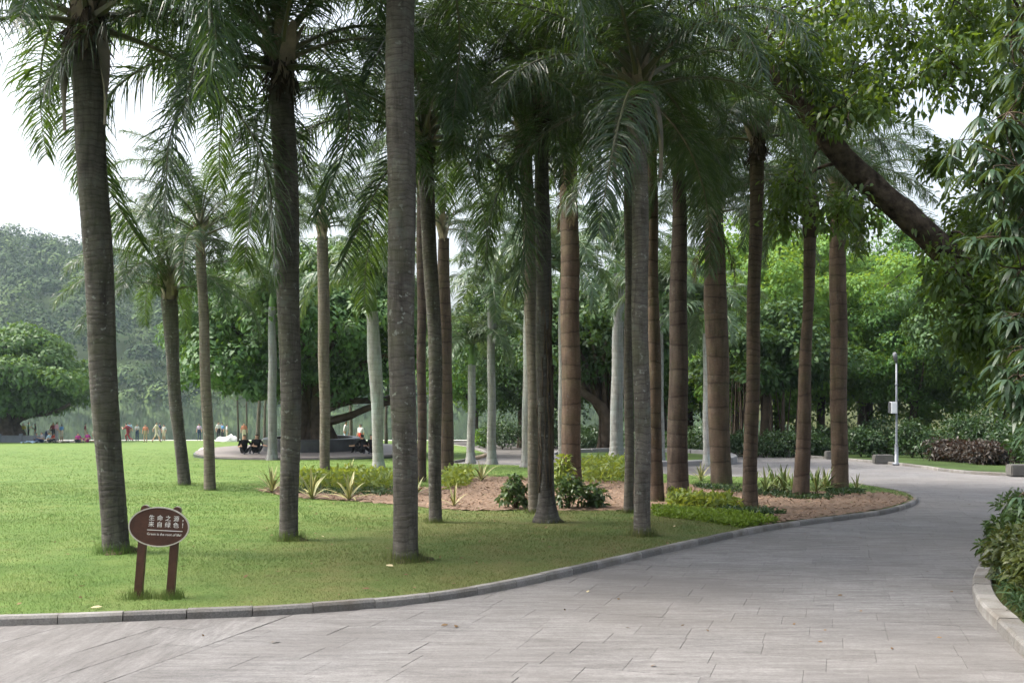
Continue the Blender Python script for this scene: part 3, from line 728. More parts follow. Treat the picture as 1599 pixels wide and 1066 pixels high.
def trunk_mesh(off, wb, wm, wt, ring, groove, mat, seg=18, flare=0.25, curve=(0, 0), fh=0.35):
    """off = vector base->top; widths are diameters in metres"""
    H = off[2]; nr = max(6, int(H / ring)); zs = [-0.25, 0.0]; rv = [1, 1]
    r = random.Random(int(abs(off[0] * 1000) + H * 100))
    cuts = [0.04]
    while cuts[-1] < H: cuts.append(cuts[-1] + ring * r.uniform(0.5, 1.6) * (1.2 if cuts[-1] < H * .5 else 0.9))
    Z, G, RG = [-0.25], [0.0], [1.0]
    for a_, b_ in zip(cuts[:-1], cuts[1:]):
        if b_ > H: b_ = H
        for q, gv, rg in ((0.0, -groove, 0.0), (min(0.16, 0.022 / max(0.01, b_ - a_)), 0.0, 0.9), (0.55, groove * 0.2, 1.0), (0.92, groove * 0.3, 0.9)):
            Z.append(a_ + (b_ - a_) * q); G.append(gv); RG.append(rg)
    Z.append(H); G.append(0); RG.append(1)
    Z = np.array(Z); tt = np.clip(Z / H, 0, 1); G = np.array(G)
    rad = np.interp(tt, [0, 0.35, 0.7, 1], [wb / 2, (wb + wm) / 4, wm / 2, wt / 2]) + wb * flare * np.exp(-np.maximum(Z, 0) / (fh * 0.45)) * 0.5
    cx_ = off[0] * tt + curve[0] * np.sin(tt * np.pi) ; cy_ = off[1] * tt + curve[1] * np.sin(tt * np.pi)
    cx_ += 0.012 * np.sin(Z * 2.1 + r.random() * 6); 
    th = np.linspace(0, 2 * np.pi, seg, endpoint=False); n = len(Z)
    wz = np.array([r.uniform(-1, 1) for _ in range(seg)])
    RR = rad[:, None] * (1 + 0.018 * np.sin(th * 2 + 1.0)[None]) + G[:, None] * (1 + 0.6 * np.array([[r.uniform(-1, 1) for _ in range(seg)] for _ in range(n)]))
    RR += rad[:, None] * 0.012 * np.array([[r.uniform(-1, 1) for _ in range(seg)] for _ in range(n)])
    ZZ = Z[:, None] + 0.010 * wz[None] + 0.024 * np.sin(th[None] + (Z * 3.7)[:, None])
    V = np.stack([cx_[:, None] + np.cos(th)[None] * RR, cy_[:, None] + np.sin(th)[None] * RR, ZZ + 0 * RR], -1).reshape(-1, 3)
    ii = np.arange((n - 1) * seg); i = ii // seg; j = ii % seg
    Fq = np.stack([i * seg + j, i * seg + (j + 1) % seg, (i + 1) * seg + (j + 1) % seg, (i + 1) * seg + j], 1)
    return mesh('trunk', V, Fq, mat, True, {'ring': np.repeat(np.array(RG), seg)})
def mound_mesh(r, h, seed):
    rr = np.random.default_rng(seed); seg = 22; rings = [(0.0, 1), (0.35, 0.93), (0.6, 0.62), (0.8, 0.3), (1.0, -0.15)]
    V = []
    for q, z in rings:
        for k in range(seg):
            a = 2 * np.pi * k / seg; lobe = 1 + 0.28 * np.sin(a * 3 + seed) + 0.10 * rr.standard_normal()
            V.append((np.cos(a) * r * q * lobe, np.sin(a) * r * q * lobe, h * z * (1 + 0.18 * rr.standard_normal()) if z > 0 else -0.04))
    Fc = [[i * seg + j, i * seg + (j + 1) % seg, (i + 1) * seg + (j + 1) % seg, (i + 1) * seg + j][::-1] for i in range(4) for j in range(seg)]
    return mesh('root_mound', V, Fc, M['fibre_soil'], True)
M['fibre_soil'] = simple_mat('root_soil', (0.060, 0.058, 0.028), 0.95, 0.1, 0, 0.5, 14.0, 1.0)
def foot_grass(r, n, seed, h=0.09):
    g_ = np.random.default_rng(seed); th = g_.uniform(0, 2 * np.pi, n); q = r * (0.8 + np.abs(g_.normal(0, 0.55, n)))
    b = np.column_stack([np.cos(th) * q, np.sin(th) * q, np.full(n, -0.03)]); hh = h * g_.uniform(0.5, 1.4, n)
    sd = np.column_stack([-np.sin(th), np.cos(th), np.zeros(n)]) * 0.005
    tip = b + np.column_stack([g_.normal(0, .03, n), g_.normal(0, .03, n), hh])
    V = np.stack([b - sd, b + sd, tip], 1).reshape(-1, 3)
    return mesh('foot_grass', V, np.arange(n * 3).reshape(-1, 3), M['blade'])

PALMS = [
 # kind, base px, base py, top px, top py, width px (base, mid, top), fronds, frond scale, curve(px), extras, label
 ('queen', 180, 862, 147, 82, 37, 43, 44, 30, 1.3, -2, 'mound spathe low', 'thick grey-brown palm just behind the oval sign with hanging dry spathes'),
 ('queen', 288, 757, 268, 470, 18, 19, 25, 24, 1.0, -3, '', 'short palm with arching fronds leaning beside its thin straight neighbour on the open lawn'),
 ('tan', 328, 765, 316, 395, 17, 15, 15, 22, 1.0, 0, '', 'slim ringed tan palm on the open lawn, further right of its leaning neighbour'),
 ('queen', 452, 843, 436, 135, 27, 37, 38, 32, 1.28, 6, 'mound low', 'dark grey palm with a grass tuft at its foot, between sign and thickest trunk'),
 ('tan', 508, 745, 505, 370, 15, 18, 17, 22, 0.95, 0, '', 'slender palm rising from the yellow-green groundcover in front of the banyan platform'),
 ('royal', 425, 718, 425, 478, 14, 13, 12, 12, 0.75, 0, '', 'thin pale grey royal palm in front of the left side of the banyan'),
 ('royal', 591, 730, 582, 487, 15, 22, 17, 14, 1.0, 2, '', 'bulging pale grey royal palm with green crownshaft beside the banyan platform'),
 ('queen', 634, 875, 630, -130, 37, 44, 41, 30, 1.25, -4, 'mound low', 'thickest speckled palm trunk nearest the kerb, its top out of sight'),
 ('queen', 679, 815, 664, 255, 19, 22, 24, 26, 1.2, 7, 'low', 'slim grey-green palm curving up behind the thickest speckled trunk'),
 ('brown', 659, 752, 657, 300, 14, 14, 14, 14, 1.0, 0, '', 'thin brown palm mostly hidden behind the thickest speckled trunk'),
 ('brown', 698, 742, 692, 372, 22, 20, 17, 18, 1.0, 0, '', 'reddish brown ringed palm behind the slim curving grey-green trunk'),
 ('royal', 735, 723, 737, 568, 12, 12, 12, 12, 0.85, 0, '', 'shorter of two thin pale palms by the bend of the far path'),
 ('royal', 768, 725, 767, 480, 14, 12, 12, 12, 0.9, 0, '', 'taller thin tan-topped royal palm at the edge of the far path'),
 ('royal', 823, 729, 826, 420, 17, 15, 13, 12, 1.0, 0, '', 'pale royal palm half hidden behind the pair of touching trunks'),
 ('tan', 835, 800, 820, 240, 18, 20, 20, 22, 1.1, 3, '', 'grey palm standing close behind the trunk wrapped in creeper roots'),
 ('queen', 854, 815, 847, 185, 21, 24, 20, 22, 1.1, -2, 'creeper mound', 'rough brown palm wrapped in creeper roots with a flared foot'),
 ('royal', 878, 732, 877, 463, 13, 11, 10, 12, 0.9, 0, '', 'narrow white-grey palm peeping out beside the brown ringed trunk'),
 ('brown', 893, 762, 889, 255, 30, 29, 27, 22, 1.05, 0, 'hang', 'stout chestnut brown palm with wide rings behind two leafy shrubs'),
 ('royal', 962, 719, 966, 428, 21, 17, 15, 15, 1.1, 0, '', 'tall pale royal palm with bright green crownshaft standing alone in the middle'),
 ('tan', 982, 800, 984, 250, 15, 13, 13, 18, 1.0, 0, '', 'thin mossy palm just behind the grey trunk in the middle of the grass'),
 ('queen', 1004, 836, 1000, 168, 25, 26, 27, 30, 1.2, 0, 'spathe low', 'grey palm standing on the worn grass near the kerb, drooping crown in view'),
 ('brown', 1024, 783, 1015, 250, 24, 17, 16, 20, 1.0, 0, '', 'dark brown palm leaning behind the grey trunk near the kerb'),
 ('royal', 1032, 724, 1030, 488, 12, 10, 10, 12, 0.9, 0, '', 'very thin pale palm seen between two brown trunks'),
 ('brown', 1058, 772, 1063, 262, 33, 26, 19, 24, 1.05, 0, '', 'tapering brown palm with yellow-green plants at its foot'),
 ('royal', 1104, 726, 1105, 520, 12, 11, 10, 10, 0.85, 0, '', 'pale palm almost hidden behind the fattest brown trunk'),
 ('brown', 1126, 755, 1114, 350, 31, 36, 29, 26, 1.05, 0, 'hang', 'fattest ringed brown palm beside the far paving'),
 ('queenb', 1171, 793, 1180, 245, 22, 20, 22, 24, 1.05, 0, '', 'dark narrow brown palm rising from the mulch by the low green mat'),
 ('brown', 1251, 776, 1262, 372, 25, 16, 19, 20, 1.0, 0, 'neck', 'brown palm tapering to a thin neck, between strappy plants'),
 ('brown', 1311, 764, 1313, 330, 25, 26, 24, 24, 1.05, 0, 'seed', 'outermost brown ringed palm near the rounded tip of the bed'),
]
def build_palm(i, kind, bx, by, tx, ty, wb, wm, wt, nf, fs, cv, ex, label):
    b = PT(bx, by, LAWN); D = b[1]; top = WP(tx, ty, D); off = top - b; s = D / F
    off[1] = random.uniform(-0.25, 0.25)
    o = empty('palm_tree' if kind != 'royal' else 'royal_palm', tuple(b), label, 'palm tree', 'palms planted along the bend of the path')
    barkm = {'queen': M['bark'], 'queenb': M['bark_brown'], 'tan': M['bark_tan'], 'brown': M['bark_brown'], 'royal': M['bark_pale']}[kind]
    ring, gr = {'queen': (0.075, 0.0022), 'queenb': (0.12, 0.003), 'tan': (0.09, 0.0022), 'brown': (0.31, 0.0045), 'royal': (0.22, 0.003)}[kind]
    fl = 1.3 if 'creeper' in ex else {'queen': 0.10, 'queenb': 0.30, 'tan': 0.10, 'brown': 0.12, 'royal': 0.55}[kind]
    link('trunk', trunk_mesh(off, wb * s, wm * s, wt * s, ring, gr, barkm, 18 if D < 30 else 12, fl, (cv * s, 0), 0.5), o)
    base = np.array(off); fam = 'queen'
    crownh = 0.55
    if kind == 'royal':
        fam = 'royal'; hs_ = 0.95 * fs; mb = MB()
        V, Fc = lathe([(wt * s * 0.48, -0.05), (wt * s * 0.52, 0.12), (wt * s * 0.44, 0.45 * hs_), (wt * s * 0.25, hs_)], 14)
        mb.add(V + base, Fc); link('crownshaft', mb.mesh('crownshaft', M['shaft'], True), o)
        base = base + np.array([0, 0, hs_ * 0.93]); crownh = 0.12
    elif 'neck' in ex:
        mb = MB(); V, Fc = lathe([(wt * s * 0.5, -0.02), (wt * s * 0.65, 0.3), (wt * s * .75, 0.6), (wt * s * 0.5, 0.9)], 14)
        mb.add(V + base, Fc); link('leaf_sheath', mb.mesh('leaf_sheath', M['bark_brown'], True), o)
        base = base + np.array([0, 0, 0.8])
    if fam == 'queen':
        k0 = wt * s / 0.26
        nsh = 9 if by > 790 or D < 26 else 6
        for k in range(nsh):
            q = link('leaf_sheath', SHEATH, o, tuple(base + np.array([0, 0, -0.10 + 0.5 * k / nsh])), k * 2.4 + i, k0 * (1.0 - 0.35 * k / nsh))
        if D < 19:
            q = link('leaf_fibre', FIBRE, o, tuple(base), i * 1.3, k0)
    if fam == 'royal': nf += 6; fs *= 1.2
    golden = 2.39996
    r = random.Random(50 + i)
    for k in range(nf):
        u = (k + 0.5) / nf
        e = int(min(7, max(0, (u ** 0.9) * 8 + r.uniform(-0.5, 0.5))))
        if 'low' in ex and k >= nf - 3: e = 8
        if fam == 'royal': e = int(min(7, max(0, u * 7.6 + r.uniform(-.4, .4))))
        me = r.choice(FR[fam, e])
        z = crownh * (1 - u) + (0.22 if fam == 'queen' else 0.0)
        fo_ = link('frond', me, o, tuple(base + np.array([0, 0, z])), k * golden + i * 1.7 + r.uniform(-.25, .25), fs * r.uniform(0.88, 1.1))
        fo_.rotation_euler[0] = r.uniform(-0.12, 0.12)
    if 'spathe' in ex:
        for k, az in enumerate((math.pi * 0.98, -0.25, 2.2)):
            link('spathe', SPATHE, o, tuple(base + np.array([0, 0, 0.0])), az - 0.3, 1.05 if k < 2 else 0.8)
    if 'mound' in ex:
        link('root_mound', mound_mesh(wb * s * (1.05 if 'creeper' in ex else 0.9), 0.06 if 'creeper' not in ex else 0.08, i), o, (0.04, 0, 0.0))
    if D < 27:
        link('foot_grass', foot_grass(wb * s * 0.62, 520 if by > 790 else 260, i, 0.15 if by > 830 else 0.10), o)
    if 'hang' in ex:
        for k, az in enumerate((0.2, 3.6)): link('dead_frond', DEADFR, o, tuple(base + np.array([0, 0, 0.1])), az + i, 0.75)
    if 'seed' in ex:
        mb = MB(); rr = np.random.default_rng(8)
        for k in range(60):
            a_ = rr.uniform(0, 6.28); q = rr.uniform(0, 0.16); x0 = 0.42 + q * np.cos(a_); y0 = -0.1 + q * np.sin(a_); ln = rr.uniform(0.7, 1.25)
            mb.tube(base + np.array([[0.15, 0, 0.35], [x0, y0, 0.25], [x0 + rr.normal(0, .03), y0, 0.25 - ln * .5], [x0 + rr.normal(0, .05), y0, 0.25 - ln]]), [.008, .009, .011, .007], 5, wob=0.25)
        link('seed_cluster', mb.mesh('seed_cluster', M['sheath'], True), o)
    if 'creeper' in ex:
        mb = MB(); rr = np.random.default_rng(5)
        for k in range(44):
            z0 = rr.uniform(0.0, 3.2); z1 = z0 + rr.uniform(0.8, 2.2); a0 = rr.uniform(0, 2 * np.pi); n = 9; zz = np.linspace(z0, z1, n)
            aa = a0 + np.cumsum(rr.normal(0, 0.12, n)); rad = wb * s * 0.5 + 0.012 + 0.012 * np.abs(rr.standard_normal(n)) - 0.006 * zz
            tt = zz / off[2]
            mb.tube(np.column_stack([off[0] * tt + np.cos(aa) * rad, off[1] * tt + np.sin(aa) * rad, zz]), rr.uniform(0.006, 0.016), 5, wob=0.1)
        link('creeper', mb.mesh('creeper', M['bark_tree'], True), o)
    return o
for i, p in enumerate(PALMS): build_palm(i, *p)

# ------------------------------------------------------------------ broadleaf trees
TREE = {}
TREE['light'] = make_tree_meshes('light_tree', 12.5, (4.6, 4.6, 5.4), 0.24, M['leaf_light'], 130, 320, 1.1, 0.25, 0.14, fork=0.25)
TREE['mid'] = make_tree_meshes('mid_tree', 12.5, (4.8, 4.8, 5.3), 0.26, M['leaf_mid'], 125, 320, 1.1, 0.25, 0.14, fork=0.27)
TREE['mid2'] = make_tree_meshes('mid_tree_b', 11.0, (4.4, 4.4, 4.2), 0.24, M['leaf_mid'], 70, 240, 1.3, 0.34, 0.20, fork=0.3)
TREE['dark'] = make_tree_meshes('dark_tree', 12.0, (4.8, 4.8, 4.9), 0.30, M['leaf_dark'], 100, 280, 1.2, 0.28, 0.155)
def place_tree(key, px, D, sc, rz, label, name='broadleaf_tree', group='broadleaf trees behind the far path', sx=1.0):
    o = empty(name, tuple(GX(px, D, LAWN - 0.02)), label, 'tree', group)
    o.rotation_euler = (0, 0, rz); o.scale = (sc * sx, sc * sx, sc)
    link('crown', TREE[key][0], o); link('trunk', TREE[key][1], o)
    return o
trees = [
 ('mid2', 745, 78, 0.85, 0.3, 'bright green tree behind the two thin pale palms at the path bend'),
 ('dark', 815, 66, 0.92, 1.1, 'dark tree over the small stone bench by the far path'),
 ('dark', 880, 74, 0.95, 2.0, 'green tree behind the chestnut brown palm and far path'),
 ('dark', 1035, 64, 0.95, 2.6, 'dark tree behind the very thin pale palm'),
 ('dark', 1075, 70, 1.05, 0.9, 'green tree whose crown shows between two stout brown palms'),
 ('light', 1150, 60, 1.0, 1.7, 'sunlit green tree behind the fattest brown palm'),
 ('mid', 1215, 66, 1.1, 4.0, 'tall green tree between the dark narrow palm and the thin-necked palm'),
 ('light', 1285, 62, 1.05, 3.2, 'sunlit green tree behind the outermost brown palm'),
 ('mid', 1360, 68, 1.12, 5.1, 'tall green tree standing behind the lamp post'),
 ('mid', 1425, 58, 0.82, 0.6, 'dark leafy tree just beyond the lamp post'),
 ('light', 1500, 58, 0.88, 2.2, 'yellow-green tree above the dull red shrubs'),
 ('dark', 1575, 52, 0.95, 1.4, 'dark tree behind the hanging leaves at the frame edge'),
 ('mid', 1660, 56, 1.05, 3.7, 'green tree at the far end of the verge'),
 ('dark', 1250, 84, 1.15, 5.5, 'tall dark tree rising behind the sunlit tree row'),
 ('mid', 1445, 84, 1.15, 2.9, 'tall green tree far behind the dark leafy tree past the lamp'),
 ('dark', 985, 86, 1.05, 3.3, 'dark tree far behind the lone pale royal palm'),
 ('dark', 1120, 90, 1.1, 0.2, 'dark distant tree in the second row behind the fattest palm'),
 ('dark', 1345, 92, 1.2, 4.4, 'dark distant tree in the second row behind the lamp post'),
 ('mid', 1560, 80, 1.2, 4.8, 'tall green tree in the second row behind the dull red shrubs'),
]
for k, px, D, sc_, rz, lab in trees: place_tree(k, px, D, sc_, rz, lab)

for px_, py_, k, sc_, lab in ((-4.5, -5.5, 'mid', 1.0, 'unseen green tree added behind the viewpoint beside the side path'), (5.8, -3.5, 'dark', 1.0, 'unseen dark tree added behind the viewpoint in the kerbed bed'), (0.8, -11.0, 'dark', 1.1, 'unseen dark tree added further back along the path behind the viewpoint')):  # out-of-view trees added behind the camera to shade the near path
    o = empty('broadleaf_tree', (px_, py_, gz(py_, -0.05)), lab, 'tree', 'unseen broadleaf trees added to shade the path'); o.scale = (sc_,) * 3; o.rotation_euler = (0, 0, px_)
    link('crown', TREE[k][0], o); link('trunk', TREE[k][1], o)

def banyan(name, base, H, rad, zc, lab, ncl, per, crad, L, W, flat, trunk_r, ntr, nl, leafm, arms=(), group=None, shell=(0.5, 1.0)):
    o = empty(name, tuple(base), lab, 'tree', group)
    C, P, dd = crown_points(rad, ncl, per, crad, flat_bottom=flat, shell=shell); P[:, 2] += zc; C[:, 2] += zc
    V, Fc = leafy(P, dd, L, W, face=0.75); link('crown', mesh(name + '_crown', V, Fc, leafm), o)
    mb = MB()
    for k in range(ntr):
        a = 2 * np.pi * k / ntr + rng.uniform(-.3, .3); q = trunk_r * rng.uniform(0.5, 1.0)
        top = np.array([np.cos(a) * q * 1.6, np.sin(a) * q * 1.6, zc - rad[2] * 0.25])
        pts = smoothline([[np.cos(a) * q * 1.15, np.sin(a) * q * 1.15, -0.25], [np.cos(a) * q * .7, np.sin(a) * q * .7, H * 0.12], [np.cos(a) * q * .75, np.sin(a) * q * .75, H * 0.24], top], 12)
        mb.tube(pts, np.linspace(trunk_r * 0.42, trunk_r * 0.16, 12) * rng.uniform(.8, 1.2), 9, True, wob=0.07)
    idx = rng.choice(len(C), nl, replace=False)
    limbs(mb, [0, 0, H * 0.2], C[idx], trunk_r * 0.30)
    link('trunk', mb.mesh('trunk', M['bark_tree'], True), o)
    for pts, r0, r1 in arms:
        m2 = MB(); pp = smoothline(pts, 12); m2.tube(pp, np.linspace(r0, r1, 12), 9, True, wob=0.06)
        link('limb', m2.mesh('limb', M['bark_tree'], True), o)
    return o
bD = 47.9
banyan('banyan_tree', GX(487, bD, 0.66), 9, (6.3, 5.2, 3.8), 5.3, 'wide dark banyan tree on the round stone platform', 270, 230, 0.95, 0.27, 0.145, -2.5, 0.95, 11, 16, M['leaf_banyan'], shell=(0.62, 1.0),
       arms=[([[0.5, -.3, 1.0], [1.7, -.6, 1.25], [3.0, -.8, 1.75], [4.6, -.8, 2.1]], 0.24, 0.10), ([[0.5, -.2, 1.5], [1.8, -.3, 2.0], [3.6, 0, 2.1], [4.4, 0, 2.9]], 0.20, 0.09), ([[-.4, -.2, 1.4], [-1.5, -.2, 2.2], [-3, 0, 2.9]], 0.2, 0.08)])
lD = 84.0
banyan('banyan_tree', GX(5, lD, LAWN), 9.0, (7.2, 6.6, 3.5), 5.2, 'spreading round green tree beside the lake sheltering picnickers', 260, 210, 1.1, 0.40, 0.22, -1.9, 1.5, 16, 16, M['leaf_lakeside'], shell=(0.72, 1.0),
       arms=[([[0.8, -.3, 1.6], [2.5, -.6, 2.3], [4.5, -.8, 2.5], [6, -.8, 3.2]], 0.35, 0.14), ([[-.8, -.3, 1.6], [-2.5, -.6, 2.5], [-4.5, -.8, 3.2]], 0.35, 0.14)])
rD = 44.0
ring_c = GX(1000, 41.0, 0)
banyan('banyan_tree', GX(945, 47.5, LAWN), 8.0, (4.4, 3.2, 3.1), 5.6, 'dark spreading tree with bent trunk at the low ring wall', 95, 210, 1.0, 0.30, 0.16, -1.5, 0.42, 4, 12, M['leaf_dark'],
       arms=[([[0.1, -.3, 0.6], [-.1, -.6, 2.2], [-1.3, -.8, 3.2], [-2.3, -.8, 4.4]], 0.3, 0.10), ([[0, -.2, 0.9], [0.4, -.3, 2.6], [0.1, 0, 4.5]], 0.26, 0.10)])
# curtain of aerial roots under the trees by the far verge
o = empty('banyan_tree', tuple(GX(1195, 52, LAWN)), 'dark banyan hung with a curtain of aerial roots past the paving', 'tree')
C_, P_, dd_ = crown_points((3.8, 3.2, 2.4), 60, 210, 0.95, flat_bottom=-1.0); P_[:, 2] += 5.0
V_, F_ = leafy(P_, dd_, 0.32, 0.18); link('crown', mesh('crown', V_, F_, M['leaf_dark']), o)
mb = MB()
for k in range(34):
    x = rng.uniform(-2.2, 2.2); y = rng.uniform(-1.4, 1.0)
    mb.tube(smoothline([[x, y, -0.1], [x + rng.normal(0, .06), y, 1.6], [x + rng.normal(0, .18), y, 4.2]], 8), rng.uniform(0.02, 0.075) * np.linspace(1, .8, 8), 6, wob=0.08)
link('aerial_root', mb.mesh('aerial_root', M['bark_tree'], True), o)
mb = MB(); mb.tube([[0, 0, -.2], [0.1, 0, 2], [0, 0, 4.6]], [0.4, 0.3, 0.2], 10, wob=0.06); link('trunk', mb.mesh('trunk', M['bark_tree'], True), o)

# slim lakeside trees seen under the banyan crown
for px, D, r0, lab in ((413, 80, 0.10, 'thin straight tree by the lake, outermost of the row seen under the banyan'), (402, 74, 0.13, 'pale thin trunk by the lake under the banyan crown'), (372, 84, 0.08, 'very thin lakeside tree beside a person in orange'),
                       (385, 82, 0.07, 'thin lakeside sapling between two slim trunks'), (548, 78, 0.12, 'slim lakeside tree seen beneath the low banyan limb'), (603, 76, 0.11, 'slim lakeside tree just past the bulging royal palm')):
    o = empty('lakeside_tree', tuple(GX(px, D, LAWN)), lab, 'tree', 'slim trees by the lake')
    mb = MB(); mb.tube(smoothline([[0, 0, -.1], [rng.normal(0, .05), 0, 2.4], [rng.normal(0, .2), 0, 5.2]], 9), np.linspace(r0 * 1.3, r0 * 0.7, 9), 8, wob=0.03)
    link('trunk', mb.mesh('trunk', M['bark_tan'], True), o)
    C_, P_, dd_ = crown_points((1.5, 1.5, 1.3), 14, 110, 0.6); P_[:, 2] += 5.8
    V_, F_ = leafy(P_, dd_, 0.3, 0.16); link('crown', mesh('crown', V_, F_, M['leaf_mid']), o)

# ------------------------------------------------------------------ leaning tree over the path, and the long-leaved tree at the edge
def leaning_tree():
    D0 = 15.0
    line = [WP(1690, 845, D0 + 1.2), WP(1640, 640, D0 + 0.8), WP(1560, 480, D0 + 0.5), WP(1470, 388, D0), WP(1385, 310, D0 - 0.2), WP(1315, 245, D0 - 0.2), WP(1230, 140, D0), WP(1135, 52, D0 + 0.3), WP(1060, -40, D0 + 0.6)]
    base = line[0]; base[2] = gz(base[1], LAWN - 0.1)
    o = empty('leaning_tree', tuple(base), 'thick leaning tree whose bare limb crosses high over the path', 'tree')
    L_ = smoothline([p - base for p in line], 40)
    mb = MB(); mb.tube(L_, np.interp(np.linspace(0, 1, 40), [0, 0.1, 0.35, 0.6, 0.8, 1], [0.38, 0.27, 0.20, 0.175, 0.12, 0.05]), 16, True, wob=0.05)
    link('trunk', mb.mesh('trunk', M['bark_limb'], True), o)
    mb = MB(); cl = []
    spots = [(1500, 60, 0.8), (1440, 110, 0.7), (1560, 130, 0.9), (1400, 40, 0.8), (1340, 120, 0.9), (1290, 60, 0.9), (1340, 170, 0.55), (1470, 250, 0.3), (1320, 20, 0.9), (1250, 20, 0.8), (1590, 50, 0.9), (1480, 0, 0.8), (1560, 0, 0.9),
             (1300, 160, 0.7), (1230, 90, 0.6), (1380, 150, 0.5), (1590, 200, 0.6), (1510, 340, 0.45), (1540, 300, 0.65), (1560, 380, 0.8), (1500, 410, 0.7), (1590, 450, 0.8), (1530, 480, 0.7), (1580, 540, 0.7), (1600, 330, 0.8), (1240, 290, 0.35), (1225, 335, 0.3), (1300, 330, 0.3), (1345, 350, 0.3),
             (1640, 240, 1.0), (1660, 420, 1.0), (1640, 560, 0.8), (1545, 560, 0.45), (1650, 100, 1.0), (1420, -60, 1.0), (1530, -70, 1.0), (1310, -70, 1.0), (1515, 110, 0.6),
             (1490, 430, 0.45), (1525, 400, 0.5), (1555, 450, 0.5), (1510, 470, 0.4), (1560, 520, 0.5), (1590, 600, 0.5), (1500, 520, 0.35)]
    FRONT = 8
    for si, (px, py, cr) in enumerate(spots):
        c = WP(px + rng.normal(0, 8), py, D0 + (rng.uniform(-1.0, 1.4) if si < len(spots) - FRONT else rng.uniform(-1.1, -0.6))) - base; cl.append((c, cr))
        near = L_[np.argmin(np.linalg.norm(L_ - c, axis=1))]
        if px > 1390 and py < 330: near = WP(1660, py + 160, D0 + 0.8) - base
        mid = (near + c) / 2 + rng.standard_normal(3) * 0.15 + np.array([0, 0, 0.18])
        mb.tube(smoothline([near, mid, c], 8), np.linspace(0.032, 0.010, 8), 6)
        for _ in range(5):
            e = c + rdir(1)[0] * cr * 0.9; mb.tube(smoothline([c, (c + e) / 2 + rng.normal(0, .05, 3), e], 5), np.linspace(0.013, 0.004, 5), 4)
    link('branch', mb.mesh('branch', M['bark_limb'], True), o)
    Ps, Ds = [], []
    for c, cr in cl:
        nb = int(20 * cr) + 4
        for _ in range(nb):
            cc = c + rdir(1)[0] * cr * rng.uniform(0.2, 1.0); n = 34
            dd = rdir(n, 0.2); Ps.append(cc + dd * rng.uniform(0.05, 0.30, n)[:, None]); Ds.append(dd)
    P = np.vstack(Ps); dd = np.vstack(Ds)
    V, Fc = leafy(P, dd, 0.115, 0.05, 0.4, True, 0.5)
    link('crown', mesh('leaning_crown', V, Fc, M['leaf_lean']), o)
    # ivy-like leaves climbing the limb
    k = rng.integers(12, 18, 130); a = rdir(130, 0.3); P = L_[k] + a * 0.24
    V, Fc = leaf_long(P, a + np.array([0, 0, -0.8]), a, rng.uniform(0.08, 0.15, 130), rng.uniform(0.03, 0.05, 130), 0.3)
    link('climbing_leaves', mesh('climbing_leaves', V, Fc, M['leaf_lean']), o)
leaning_tree()

